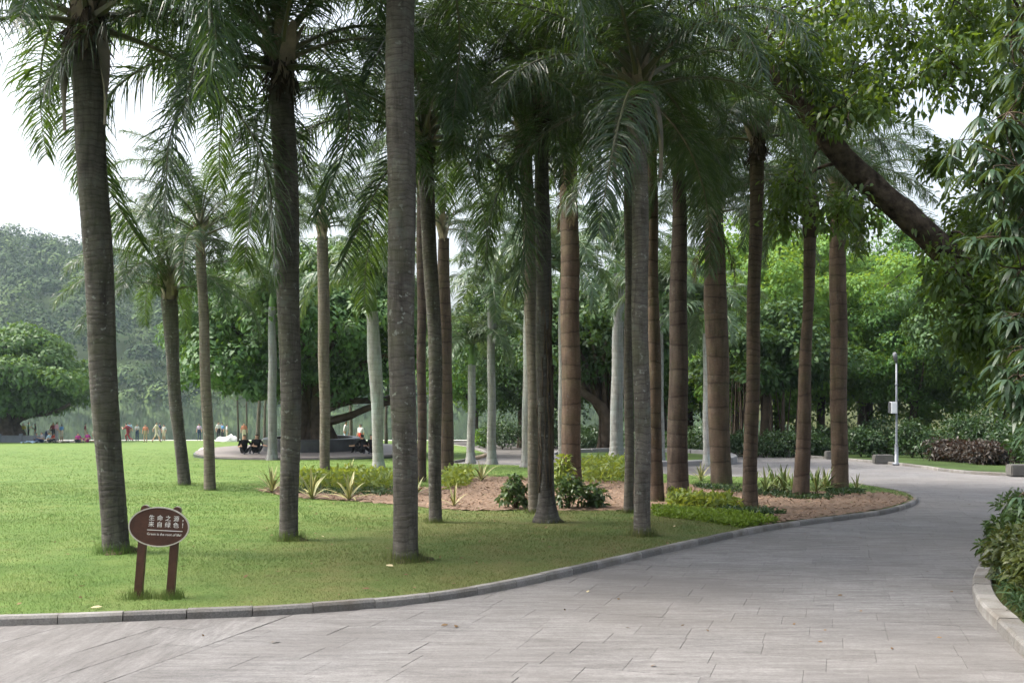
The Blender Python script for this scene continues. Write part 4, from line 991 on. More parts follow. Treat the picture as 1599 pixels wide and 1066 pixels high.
def near_tree():
    D0 = 8.2
    base = GX(1880, 8.6, LAWN)
    o = empty('long_leaved_tree', tuple(base), 'tree with long drooping blue-green leaves reaching in from the right edge', 'tree')
    fork = np.array([0.1, 0, 2.0])
    mb = MB(); mb.tube(smoothline([[0, 0, -.1], [0.05, 0, 1.2], fork], 9), np.linspace(0.16, 0.12, 9), 10, wob=0.04)
    tw = MB(); leaves = []
    spots = [(1575, 175, .35), (1545, 235, .35), (1590, 260, .4), (1530, 280, .28), (1570, 310, .35), (1595, 20, .35), (1580, 60, .3), (1600, 350, .4), (1560, 370, .2), (1595, 420, .3), (1598, 545, .28), (1590, 590, .22), (1602, 640, .22), (1600, 490, .3), (1575, 520, .15), (1640, 300, .5), (1650, 120, .5), (1660, 480, .5), (1650, 620, .3), (1601, 772, .06), (1610, 130, .4)]
    for px, py, cr in spots:
        c = WP(px, py, D0 + rng.uniform(-0.5, 0.5)) - base
        st = np.array([0.0 - 0.2, 0, np.clip(c[2] * 0.6, 1.2, 3.4)]) if c[2] > 1 else fork
        if py == 772: st = np.array([-0.1, 0, 0.9])
        mb.tube(smoothline([fork if c[2] > 2 else [0, 0, 1.2], (np.array(fork) + c) / 2 + np.array([0, 0, 0.25]), c], 9), np.linspace(0.045, 0.010, 9), 6)
        for w in range(max(2, int(26 * cr * (1.2 if cr > .1 else 1)))):
            e = c + rdir(1)[0] * cr * rng.uniform(0.3, 1.0)
            tw.tube(smoothline([c, (c + e) / 2 + rng.normal(0, .03, 3), e], 4), np.linspace(0.007, 0.003, 4), 4)
            nl = 16; a0 = rng.uniform(0, 6.28)
            for q in range(nl):
                a = a0 + q * 2.4; ax = np.array([np.cos(a), np.sin(a), rng.uniform(-0.9, 0.15)]); leaves.append((e, ax, rng.uniform(0.10, 0.21)))
    link('trunk', mb.mesh('trunk', M['bark_tree'], True), o); tag(link('twigs', tw.mesh('twigs', M['bark_tree'], True), o), kind='stuff')
    # nearest, largest leaves as single parts; the rest joined
    shapes = []
    for k in range(4):
        V, Fc = leaf_long(np.zeros((1, 3)), np.array([[1.0, 0, 0]]), np.array([[0, 0.12 * (k - 1.5), 1.0]]), 1.0, 0.17 + 0.02 * k, 0.22 + 0.16 * k)
        shapes.append(mesh('leaf', V, Fc, M['leaf_near'], True))
    def inframe(l):
        w = l[0] + base; px = CX + w[0] / w[1] * F; return px < 1592
    inn = [l for l in leaves if inframe(l)]; inn.sort(key=lambda l: (l[0] + base)[1])
    single = inn[:240]; sid = set(id(l) for l in single); rest = [l for l in leaves if id(l) not in sid]
    for k, (p, ax, ll) in enumerate(single):
        q = link('leaf', shapes[k % 4], o, tuple(p)); rx = Vector(ax).normalized()
        q.rotation_euler = rx.to_track_quat('X', 'Z').to_euler(); q.scale = (ll, ll, ll)
    P = np.array([l[0] for l in rest]); A = np.array([l[1] for l in rest]); LL = np.array([l[2] for l in rest])
    V, Fc = leaf_long(P, A, np.tile([0, 0, 1.0], (len(P), 1)) + rng.normal(0, .2, (len(P), 3)), LL, LL * 0.19, 0.45)
    tag(link('foliage', mesh('foliage', V, Fc, M['leaf_near'], True), o), kind='stuff')
near_tree()

# ------------------------------------------------------------------ low planting
def strap_mesh(L, W, lift, droop, seed):
    n = 8; t = np.linspace(0, 1, n); V = []; A = []
    ang = R(lift) - R(droop) * t ** 1.4; x = np.concatenate([[0], np.cumsum(np.cos(ang[:-1]))]) * L / (n - 1); z = np.concatenate([[0], np.cumsum(np.sin(ang[:-1]))]) * L / (n - 1)
    for i in range(n):
        w = W * math.sin(min(1.0, 0.18 + t[i] * 0.85) * math.pi) ** 0.8 + 0.002
        if i == n - 1: w = 0.002
        for s, a in ((-1, 1), (-0.45, 0.5), (0, 0), (0.45, 0.5), (1, 1)):
            V.append((x[i], s * w * 0.5, z[i] + abs(s) * w * 0.16)); A.append(a)
    Fc = [[i * 5 + j, i * 5 + j + 1, i * 5 + 6 + j, i * 5 + 5 + j] for i in range(n - 1) for j in range(4)]
    return mesh('leaf', V, Fc, M['strap'], True, {'t': A})
def strap_mat(name, edge, mid):
    t = NT(name); c = t.mix(t.ramp(t.attr('t'), [(0.35, (0, 0, 0)), (0.6, (1, 1, 1))]), mid, edge)
    c = t.mix(t.math('MULTIPLY', t.orand(), 0.4), c, (0.30, 0.24, 0.10))
    return t.fin(c, 0.45, 0.4)
M['strap'] = strap_mat('variegated_strap', (0.46, 0.43, 0.20), (0.13, 0.19, 0.06))
STRAP = [strap_mesh(0.75, 0.075, l, d, 0) for l, d in ((82, 18), (66, 28), (50, 40), (34, 45), (18, 38))]
agaves = [(425, 768, 1.0, 'variegated yellow-edged strap-leaved plant at the outer end of the bed'), (487, 778, 0.95, 'variegated strap-leaved plant beside the third thick palm trunk'), (545, 780, 0.95, 'spiky variegated plant with arching leaves in the mulch below the slender palm'),
          (650, 772, 0.9, 'variegated plant half hidden behind the thickest speckled trunk'), (752, 750, 0.95, 'lone pale variegated plant at the back edge of the mulch'), (709, 790, 0.65, 'small sparse spiky plant beside the slim grey-green palm foot'), (548, 737, 0.7, 'small variegated plant behind the bed near the bulging royal palm'),
          (1095, 750, 0.75, 'pale variegated plant between two brown palms on the back grass'), (1288, 763, 0.75, 'yellow striped strap plant just before the outermost brown palm'), (1338, 764, 0.6, 'small upright striped plant at the rounded tip end of the bed')]
for k, (px, py, s, lab) in enumerate(agaves):
    o = empty('strap_leaf_plant', tuple(PT(px, py, LAWN + 0.01)), lab, 'plant', 'variegated strap-leaved plants')
    n = 11 if s < 0.7 else 18
    s *= 0.88
    for q in range(n):
        j = min(4, int(q / n * 5)); link('leaf', STRAP[j], o, (0, 0, 0), q * 2.4 + k, s * random.uniform(0.75, 1.1))
M['strap_old'] = M['strap']; M['strap'] = strap_mat('green_strap', (0.16, 0.24, 0.05), (0.10, 0.18, 0.035))
STRAP2 = [strap_mesh(0.55, 0.05, l, d, 0) for l, d in ((80, 25), (62, 45), (44, 60), (30, 60))]
pos2 = [(1180, 768), (1196, 770), (1212, 766), (1226, 769), (1238, 772), (1206, 760), (1222, 760), (1275, 768), (1290, 766), (1272, 760)]
for k, (px, py) in enumerate(pos2):
    o = empty('green_strap_plant', tuple(PT(px, py, LAWN + 0.01)), 'green strappy plant in the low row between the brown palm trunks', 'plant', 'green strappy plants at the back of the bed')
    for q in range(13): link('leaf', STRAP2[min(3, q * 4 // 13)], o, (0, 0, 0), q * 2.4 + k * .7, random.uniform(0.8, 1.15))

def carpet(name, poly, n, h, L, W, mat, lab, up=0.5, long=False):
    P2 = sample_poly(poly, n)
    if name == 'groundcover': P2 = P2[inpoly(P2[:, 0], P2[:, 1], lawn_in)]
    n = len(P2); hh = h * rng.uniform(0.1, 1.0, n) * (1 + 0.35 * nz(P2[:, 0] * 3, P2[:, 1] * 3))
    P = np.column_stack([P2, gz(P2[:, 1], LAWN) + hh]); d = rdir(n, up)
    V, Fc = leafy(P, d, L, W, 0.3, long, 0.15)
    tag(link(name, mesh(name, V, Fc, mat)), lab, 'groundcover', kind='stuff')
carpet('groundcover', pxpoly([(455, 757), (470, 746), (520, 742), (600, 743), (618, 752), (610, 764), (540, 767), (465, 765)], LAWN), 3000, 0.24, 0.17, 0.07, M['leaf_yellow'], 'yellow-green groundcover around the slender palm', 0.7)
carpet('groundcover', pxpoly([(690, 752), (705, 743), (732, 742), (738, 750), (728, 762), (695, 765)], LAWN), 1100, 0.28, 0.16, 0.06, M['leaf_yellow'], 'small yellow-green groundcover patch behind the slim curving palm', 0.7)
carpet('groundcover', pxpoly([(905, 755), (908, 740), (950, 735), (985, 738), (990, 752), (960, 757)], LAWN), 1600, 0.5, 0.20, 0.07, M['leaf_yellow'], 'tall bright yellow-green leafy patch below the lone royal palm', 0.7)
carpet('groundcover', pxpoly([(1042, 786), (1050, 780), (1090, 782), (1130, 789), (1160, 796), (1110, 798), (1050, 794)], LAWN), 1500, 0.20, 0.15, 0.06, M['leaf_yellow'], 'yellow-green leafy patch at the foot of the tapering brown palm', 0.7)
carpet('groundcover', pxpoly([(1018, 797), (1040, 796), (1100, 801), (1170, 808), (1232, 818), (1245, 823), (1200, 829), (1150, 823), (1090, 813), (1025, 806)], LAWN), 9000, 0.085, 0.075, 0.03, M['leaf_mat'], 'low bright green mat planted along the kerb by the mulch', 0.6)
carpet('groundcover', pxpoly([(1085, 758), (1180, 764), (1240, 772), (1300, 776), (1298, 781), (1240, 780), (1160, 771), (1085, 763)], LAWN), 2600, 0.07, 0.10, 0.03, M['leaf_edge'], 'dark green edging strip winding past the thin-necked palm', 0.4)
carpet('groundcover', pxpoly([(1290, 766), (1345, 768), (1350, 772), (1300, 774)], LAWN), 800, 0.07, 0.10, 0.03, M['leaf_edge'], 'dark green edging strip at the foot of the outermost palm', 0.4)
carpet('groundcover', pxpoly([(1130, 796), (1180, 798), (1222, 801), (1225, 804), (1180, 806), (1120, 801)], LAWN), 1200, 0.06, 0.10, 0.03, M['leaf_edge'], 'dark low foliage strip around the foot of the dark narrow palm', 0.4)
carpet('groundcover', pxpoly([(460, 766), (600, 767), (640, 770), (640, 775), (560, 774), (465, 771)], LAWN), 1500, 0.09, 0.10, 0.03, M['leaf_edge'], 'dark green edging strip in front of the yellow-green groundcover', 0.4)
# dark grass-like edging of the right-hand bed
rb2 = np.vstack([offset_line(rkerb_w, -0.22)[14:66], [[9.0, 14.5], [6.0, 7.6], [4.9, 6.2]]])
carpet('edging_grass', rb2, 22000, 0.16, 0.13, 0.015, M['leaf_edge'], 'dark green tufted edging inside the kerb beneath the croton shrubs', 1.2, True)

def shrub(name, loc, rad, h, ncl, per, L, W, mat, lab, long=True, group=None, crad=0.35):
    o = empty(name, tuple(loc), lab, 'shrub', group)
    C, P, dd = crown_points((rad, rad, h * 0.5), ncl, per, rad * crad, shell=(0.3, 1.0)); P[:, 2] += h * 0.56; C[:, 2] += h * 0.56
    P[:, 2] = np.maximum(P[:, 2], 0.02)
    V, Fc = leafy(P, dd, L, W, 0.35, long, 0.1); link('foliage', mesh(name + '_foliage', V, Fc, mat), o)
    mb = MB()
    for c in C[:: max(1, ncl // 8)]: mb.tube(smoothline([[0, 0, -.05], [c[0] * .35, c[1] * .35, c[2] * .5], c], 6), np.linspace(0.016, 0.005, 6), 5)
    link('stem', mb.mesh('stem', M['bark_tree'], True), o)
    return o
shrub('leafy_shrub', PT(805, 794, LAWN), 0.25, 0.50, 20, 24, 0.11, 0.05, M['leaf_shrub'], 'dark leafy shrub left of the pair of touching trunks', group='shrubs in the palm bed')
shrub('leafy_shrub', PT(888, 794, LAWN), 0.28, 0.50, 22, 24, 0.11, 0.05, M['leaf_shrub'], 'dark leafy shrub right beside the creeper-wrapped palm', group='shrubs in the palm bed')
shrub('leafy_shrub', PT(922, 793, LAWN), 0.26, 0.45, 16, 22, 0.15, 0.05, M['leaf_shrub'], 'loose sparse shrub at the end of the two by the creeper-wrapped palm', group='shrubs in the palm bed')
shrub('leafy_shrub', PT(876, 766, LAWN), 0.30, 0.75, 18, 24, 0.17, 0.05, M['leaf_yellow'], 'yellow-green shrub behind the creeper-wrapped palm', group='shrubs in the palm bed')
shrub('croton_shrub', GX(1618, 10.6, LAWN), 0.40, 0.56, 75, 90, 0.10, 0.03, M['leaf_shrub'], 'tall dark croton shrub at the bend of the right kerb', group='croton shrubs')
shrub('croton_shrub', GX(1632, 9.4, LAWN), 0.40, 0.52, 65, 90, 0.10, 0.03, M['leaf_croton'], 'yellow mottled croton shrub in the middle of the right bed edge', group='croton shrubs')
shrub('croton_shrub', GX(1668, 8.5, LAWN), 0.40, 0.45, 50, 90, 0.10, 0.03, M['leaf_croton'], 'low yellowish croton shrub lowest in the picture', group='croton shrubs')
shrub('croton_shrub', GX(1650, 12.3, LAWN), 0.5, 0.6, 75, 90, 0.10, 0.03, M['leaf_shrub'], 'dark croton shrub furthest back in the right bed', group='croton shrubs')
far_sh = [(1120, 50, 1.0, 0.9, 'leaf_edge', 'dark hedge shrub left of the aerial-root banyan'), (1165, 49, 1.1, 0.9, 'leaf_edge', 'low dark shrub beneath the aerial roots'), (1215, 48, 1.1, 0.95, 'leaf_edge', 'dark rounded shrub behind the first low stone block'), (1262, 48, 1.0, 1.1, 'leaf_edge', 'dark shrub between two brown palms past the paving'),
          (1345, 46, 0.9, 1.2, 'leaf_edge', 'green shrub left of the lamp post foot'), (1425, 45, 1.0, 1.3, 'leaf_edge', 'green shrub right of the lamp post foot'), (1385, 50, 1.2, 1.7, 'leaf_edge', 'dark green shrub behind the lamp post'), (1305, 52, 1.2, 1.4, 'leaf_edge', 'mid green shrub behind the outermost palm'),
          (1480, 41, 0.75, 0.7, 'leaf_red', 'first dull red shrub on the verge, nearest the lamp'), (1515, 39.5, 0.75, 0.7, 'leaf_red', 'middle dull red shrub on the verge'), (1548, 37.5, 0.7, 0.65, 'leaf_red', 'last dull red shrub on the verge, by the frame edge'), (1500, 47, 1.3, 1.7, 'leaf_edge', 'tall dark green shrub behind the dull red shrubs'), (1585, 40, 1.0, 1.4, 'leaf_edge', 'green shrub at the frame edge on the verge'), (1545, 46, 1.3, 2.0, 'leaf_edge', 'mid green bush behind the last dull red shrub'),
          (785, 62, 1.2, 1.6, 'leaf_edge', 'dark shrub behind the small stone bench'), (757, 66, 0.7, 1.1, 'leaf_mid', 'clipped green shrub between the two thin pale palms'), (906, 58, 1.3, 1.2, 'leaf_edge', 'low shrub under the bent-trunk tree'), (935, 62, 1.5, 1.1, 'leaf_edge', 'dark hedge shrub behind the bent-trunk tree'), (1015, 56, 1.4, 1.0, 'leaf_edge', 'dark hedge shrub behind the ring wall'), (1070, 54, 1.3, 1.0, 'leaf_edge', 'dark hedge shrub between stout palms behind the ring wall'), (850, 64, 1.4, 1.4, 'leaf_edge', 'dark shrub behind the touching trunks across the far path'), (1630, 36, 1.1, 1.6, 'leaf_edge', 'dark shrub past the frame edge of the verge')]
for px, D, r_, h, m, lab in far_sh: shrub('verge_shrub', GX(px, D, LAWN), r_, h, 34, 70, 0.17, 0.08, M[m], lab, False, 'shrubs along the far verge', 0.4)

# ------------------------------------------------------------------ round platforms
def platform():
    c = GX(487, 47.6, 0.12)
    o = empty('round_platform', tuple(c), 'round stone platform with black granite planter ring under the banyan', 'platform')
    V, Fc = lathe([(5.40, -0.15), (5.40, 0.17), (5.25, 0.17)], 64); link('edge', mesh('edge', V, Fc, M['granite']), o)
    V, Fc = lathe([(5.32, 0.14), (5.32, 0.235), (5.30, 0.24), (0.1, 0.25)], 64); link('deck', mesh('deck', V, Fc, M['platform']), o)
    V, Fc = lathe([(2.3, 0.2), (2.3, 0.78), (2.24, 0.82), (1.95, 0.82), (1.95, 0.6), (0.05, 0.62)], 48); link('planter_wall', mesh('planter_wall', V, Fc, M['granite']), o)
    V, Fc = lathe([(1.9, 0.58), (1.9, 0.66), (0.05, 0.70)], 40); link('planter_soil', mesh('planter_soil', V, Fc, M['soil']), o)
    # pale boulder-like end cap at the outer edge of the lawn side
    b = empty('pale_stone', tuple(GX(317, 48.5, LAWN)), 'pale rounded stone lying at the rim of the round platform', 'stone')
    me = bpy.data.meshes.new('boulder'); bm = bmesh.new(); bmesh.ops.create_icosphere(bm, subdivisions=3, radius=0.32)
    for v in bm.verts: v.co *= 1 + 0.12 * math.sin(v.co.x * 9 + 1) * math.cos(v.co.y * 8); v.co.z *= 0.75
    bm.to_mesh(me); bm.free(); me.materials.append(M['paleway']); link('boulder', me, b, (0, 0, 0.12))
    c = ring_c
    o = empty('ring_wall', tuple(c), 'low grey ring wall around the second tree planter past the bed', 'wall')
    for q in range(24):
        a0, a1 = 2 * np.pi * q / 24 + 0.006, 2 * np.pi * (q + 1) / 24 - 0.006; V = []; Fc = []
        prof = [(3.9, -0.1), (3.9, 0.33), (3.88, 0.35), (3.55, 0.35), (3.55, -0.1)]
        for a in np.linspace(a0, a1, 4):
            for r_, z in prof: V.append((math.cos(a) * r_, math.sin(a) * r_, z))
        for i in range(3):
            for j in range(4): Fc.append([i * 5 + j, (i + 1) * 5 + j, (i + 1) * 5 + j + 1, i * 5 + j + 1])
        Fc += [[4, 3, 2, 1, 0], [15, 16, 17, 18, 19]]
        link('wall_stone', mesh('wall_stone', V, Fc, M['ringstone']), o)
    V, Fc = lathe([(3.56, 0.05), (3.5, 0.2), (0.05, 0.24)], 40); link('planter_soil', mesh('planter_soil', V, Fc, M['verge']), o)
platform()

# ------------------------------------------------------------------ sign
def text_mesh(body, size, align='LEFT', ext=0.0006):
    cu = bpy.data.curves.new('lettering', 'FONT'); cu.body = body; cu.size = size; cu.align_x = align; cu.extrude = ext; cu.resolution_u = 3
    to = bpy.data.objects.new('tmp', cu); COL.objects.link(to); dg = bpy.context.evaluated_depsgraph_get()
    me = bpy.data.meshes.new_from_object(to.evaluated_get(dg)); bpy.data.objects.remove(to); me.materials.clear(); me.materials.append(M['ink']); me.name = 'lettering'
    return me
def sign():
    base = PT(241, 934, LAWN); D = base[1]; s = D / F
    o = empty('park_sign', tuple(base), 'oval brown park sign on two round-topped posts on the lawn', 'sign')
    o.rotation_euler = (R(-4), R(3.4), R(4))
    def post(x, h, w, d, mat, y=0.0):
        V = []; n = 10
        out = [(-w / 2, -0.12)] + [(w / 2, -0.12)] + [(w / 2 * math.cos(a), h - w / 2 + w / 2 * math.sin(a)) for a in np.linspace(0, math.pi, n)]
        m = len(out); V = [(x + p, y - d / 2, q) for p, q in out] + [(x + p, y + d / 2, q) for p, q in out]
        Fc = [list(range(m)), [m + i for i in range(m)][::-1]] + [[(i + 1) % m, i, m + i, m + (i + 1) % m] for i in range(m)]
        return mesh('post', V, Fc, mat)
    for x in (-25 * s, 24 * s):
        p = link('post', post(x, 0.81, 12 * s, 0.045, M['signwood']), o)
        link('edge', post(x - 0.004, 0.814, 12.6 * s, 0.030, M['signedge'], 0.026), p)
    def oval(a, b, y0, y1, mat, nm, hole=0):
        n = 56; th = np.linspace(0, 2 * np.pi, n, endpoint=False); cz = 0.63
        if not hole:
            ring = [(a, y1), (a, y0 + .004), (a - 0.004, y0)]
            V = [(np.cos(t) * q, y, cz + np.sin(t) * (b - (a - q))) for q, y in ring for t in th]
            Fc = [[i * n + j, i * n + (j + 1) % n, (i + 1) * n + (j + 1) % n, (i + 1) * n + j][::-1] for i in range(2) for j in range(n)] + [list(range(n)), [2 * n + j for j in range(n)][::-1]]
        else:
            ring = [(a, y1), (a, y0), (a - hole, y0), (a - hole, y1)]
            V = [(np.cos(t) * q, y, cz + np.sin(t) * (b - (a - q))) for q, y in ring for t in th]
            Fc = [[i * n + j, i * n + (j + 1) % n, ((i + 1) % 4) * n + (j + 1) % n, ((i + 1) % 4) * n + j][::-1] for i in range(4) for j in range(n)]
        return mesh(nm, V, Fc, mat)
    A, B = 46.5 * s, 31 * s
    bd = link('board', oval(A - 0.006, B - 0.006, -0.040, -0.0235, M['signwood'], 'board'), o)
    link('rim', oval(A, B, -0.046, -0.0245, M['signedge'], 'rim', 0.010), bd)
    def put(body, size, x, z, sp=1.0):
        me = text_mesh(body, size); q = link('lettering', me, bd, (x, -0.0415, 0.63 + z)); q.rotation_euler = (R(90), 0, 0); return q
    cs = 9.2 * s
    for line, z in (('\u751f\u547d\u4e4b\u6e90\uff0c', 10.5 * s), ('\u6765\u81ea\u7eff\u8272\uff01', 0.5 * s)):
        for k, ch in enumerate(line): put(ch, cs, (-16.5 + 12.6 * k) * s, z)
    put('Green is the root of life!', 5.3 * s, -17.5 * s, -13.0 * s)
    mb = MB(); mb.box((9.5 * s, -0.0408, 0.63 - 5.2 * s), (54 * s, 0.001, 1.0 * s)); link('rule_line', mb.mesh('rule_line', M['ink']), bd)
    rr = np.random.default_rng(4); Vs = []
    for x in (-25 * s, 24 * s):
        n = 420; b = np.column_stack([rr.normal(x, 0.06, n), rr.normal(0, 0.05, n), np.full(n, -0.02)]); h = 0.10 * rr.uniform(.4, 1.3, n)
        sd_ = np.column_stack([np.full(n, 0.003), np.zeros(n), np.zeros(n)]); tip = b + np.column_stack([rr.normal(0, .025, n), rr.normal(0, .025, n), h])
        Vs.append(np.stack([b - sd_, b + sd_, tip], 1).reshape(-1, 3))
    V = np.vstack(Vs) + base
    tag(link('sign_grass', mesh('sign_grass', V, np.arange(len(V)).reshape(-1, 3), M['blade'])), 'longer grass tufts round the feet of the sign posts', 'grass', kind='stuff')
sign()

# ------------------------------------------------------------------ lamp, blocks, bench, wall
def lamp():
    b = PT(1400, 724, LAWN); s = b[1] / F
    o = empty('lamp_post', tuple(b), 'grey lamp post with white cabinet box on the far verge', 'lamp post')
    H = 172 * s
    V, Fc = lathe([(0.15, -.05), (0.15, 0.04), (0.075, 0.05), (0.07, 0.65), (0.044, 0.72), (0.04, H * 0.55), (0.032, H * 0.93)], 16); link('pole', mesh('pole', V, Fc, M['pole'], True), o)
    for z in (0.72, H * 0.52, H * 0.72):
        V, Fc = lathe([(0.055, z - .03), (0.06, z - .02), (0.06, z + .02), (0.055, z + .03)], 16); link('collar', mesh('collar', V, Fc, M['pole']), o)
    mb = MB(); mb.tube([[0.0, 0, H * 0.92], [-0.05, -.03, H * 0.955], [-0.10, -.08, H]], [0.05, 0.075, 0.08], 14); hd = link('lamp_head', mb.mesh('lamp_head', M['lampdark'], True), o)
    mb = MB(); mb.tube([[-0.102, -.085, H + .002], [-0.112, -.10, H + .02]], [0.06, 0.06], 14); link('lens', mb.mesh('lens', M['lampdark']), hd)
    mb = MB(); mb.box((-0.14, -0.05, 88 * s), (0.22, 0.2, 18 * s)); bx = link('cabinet', mb.mesh('cabinet', M['boxwhite']), o)
    mb = MB(); mb.box((-0.275, -0.03, 88 * s), (0.05, 0.16, 17 * s)); link('cabinet_side', mb.mesh('cabinet_side', M['lampdark']), bx)
    mb = MB(); mb.box((-0.14, -0.153, 88 * s), (0.17, 0.006, 15 * s)); link('cabinet_door', mb.mesh('cabinet_door', M['boxwhite']), bx)
lamp()
def block_mesh(w, d, h):
    me = bpy.data.meshes.new('block'); bm = bmesh.new(); bmesh.ops.create_cube(bm, size=1)
    for v in bm.verts: v.co.x *= w; v.co.y *= d; v.co.z = v.co.z * h + h / 2 - 0.03
    bmesh.ops.bevel(bm, geom=bm.edges[:], offset=0.03, segments=2, affect='EDGES'); bm.to_mesh(me); bm.free(); me.materials.append(M['benchstone']); return me
for px, py, w, lab in ((1217, 711, 0.95, 'low stone block on the verge between the thin-necked and dark palms'), (1296, 715, 0.4, 'small stone block beside the outermost brown palm'), (1379, 722, 0.75, 'low stone block beside the lamp post'), (1606, 741, 1.2, 'stone block at the frame edge beyond the paving')):
    tag(link('stone_block', block_mesh(w, 0.4, 0.34), None, tuple(PT(px, py, LAWN))), lab, 'stone block', 'low stone blocks along the verge')
def bench():
    b = PT(790, 694, LAWN); o = empty('stone_bench', tuple(b), 'small pale stone bench by the bend of the far path', 'bench')
    mb = MB(); mb.box((0, 0, 0.42), (1.5, 0.45, 0.10)); link('seat', mb.mesh('seat', M['benchstone']), o)
    for x in (-0.5, 0.5):
        mb = MB(); mb.box((x, 0, 0.17), (0.18, 0.38, 0.40)); link('leg', mb.mesh('leg', M['benchstone']), o)
bench()
def lake_wall():
    o = empty('tree_surround', tuple(GX(5, 82.5, LAWN)), 'blue-grey railed surround under the lakeside tree', 'railing')
    for x in np.arange(-3.2, 3.9, 1.75):
        mb = MB(); mb.box((x, -1.2, 0.36), (0.22, 0.22, 0.80)); link('post', mb.mesh('post', M['fence']), o)
    for x in np.arange(-3.2, 2.1, 1.75):
        mb = MB(); mb.box((x + 0.875, -1.2, 0.28), (1.5, 0.10, 0.5)); link('panel', mb.mesh('panel', M['fence']), o)
        mb = MB(); mb.box((x + 0.875, -1.2, 0.585), (1.5, 0.16, 0.07)); link('rail', mb.mesh('rail', M['fence']), o)
lake_wall()

# ------------------------------------------------------------------ people
def skin_body(joints, edges, zones):
    """joints: name -> ((x,y,z), radius); returns mesh with slots skin, shirt, trousers, hair, shoes"""
    names = list(joints); idx = {n: i for i, n in enumerate(names)}
    me = bpy.data.meshes.new('person_rig'); bm = bmesh.new(); ly = bm.verts.layers.skin.verify()
    for n in names:
        v = bm.verts.new(joints[n][0]); r = joints[n][1]; v[ly].radius = (r, r) if not isinstance(r, tuple) else r
        v[ly].use_root = (n == 'pelvis')
    bm.verts.ensure_lookup_table()
    for a_, b_ in edges: bm.edges.new((bm.verts[idx[a_]], bm.verts[idx[b_]]))
    bm.to_mesh(me); bm.free()
    ob = bpy.data.objects.new('tmp', me); COL.objects.link(ob)
    md = ob.modifiers.new('s', 'SKIN'); md.use_smooth_shade = True; ms = ob.modifiers.new('d', 'SUBSURF'); ms.levels = 1; ms.render_levels = 1
    dg = bpy.context.evaluated_depsgraph_get(); out = bpy.data.meshes.new_from_object(ob.evaluated_get(dg)); bpy.data.objects.remove(ob)
    A = np.array([joints[a_][0] for a_, b_ in edges]); B = np.array([joints[b_][0] for a_, b_ in edges])
    cen = np.zeros(len(out.polygons) * 3, dtype=np.float32); out.polygons.foreach_get('center', cen); cen = cen.reshape(-1, 3)
    d = B - A; L2 = (d * d).sum(1)
    tt = np.clip(((cen[:, None] - A[None]) * d[None]).sum(2) / L2[None], 0, 1); dist = np.linalg.norm(cen[:, None] - (A[None] + tt[..., None] * d[None]), axis=2)
    k = dist.argmin(1); slot = np.array([zones[i] for i in k])
    hd = np.array(joints['head'][0]); hc = np.array(joints['chin'][0]); up = unit(hd - hc)
    isd = np.isin(k, [i for i, e in enumerate(edges) if 'head' in e])
    rel = cen - hd; slot[isd & ((rel @ up > -0.005) | (rel[:, 1] > 0.02))] = 3
    return out, slot
E0 = [('pelvis', 'waist'), ('waist', 'chest'), ('chest', 'neck'), ('neck', 'chin'), ('chin', 'head'), ('head', 'crown'),
      ('chest', 'shl'), ('shl', 'ell'), ('ell', 'wrl'), ('wrl', 'hal'), ('chest', 'shr'), ('shr', 'elr'), ('elr', 'wrr'), ('wrr', 'har'),
      ('pelvis', 'hil'), ('hil', 'knl'), ('knl', 'anl'), ('anl', 'tol'), ('pelvis', 'hir'), ('hir', 'knr'), ('knr', 'anr'), ('anr', 'tor')]
def Z0(short=True): return [2, 1, 1, 0, 0, 0, 1, 1, 0, 0, 1, 1, 0, 0, 2, 2, 0 if short else 2, 4, 2, 2, 0 if short else 2, 4]
RAD = dict(pelvis=(.15, .115), waist=(.135, .10), chest=(.165, .115), neck=.055, chin=.065, head=.098, crown=.07, shl=.062, ell=.045, wrl=.033, hal=.034, shr=.062, elr=.045, wrr=.033, har=.034,
           hil=.09, knl=.062, anl=.042, tol=.036, hir=.09, knr=.062, anr=.042, tor=.036)
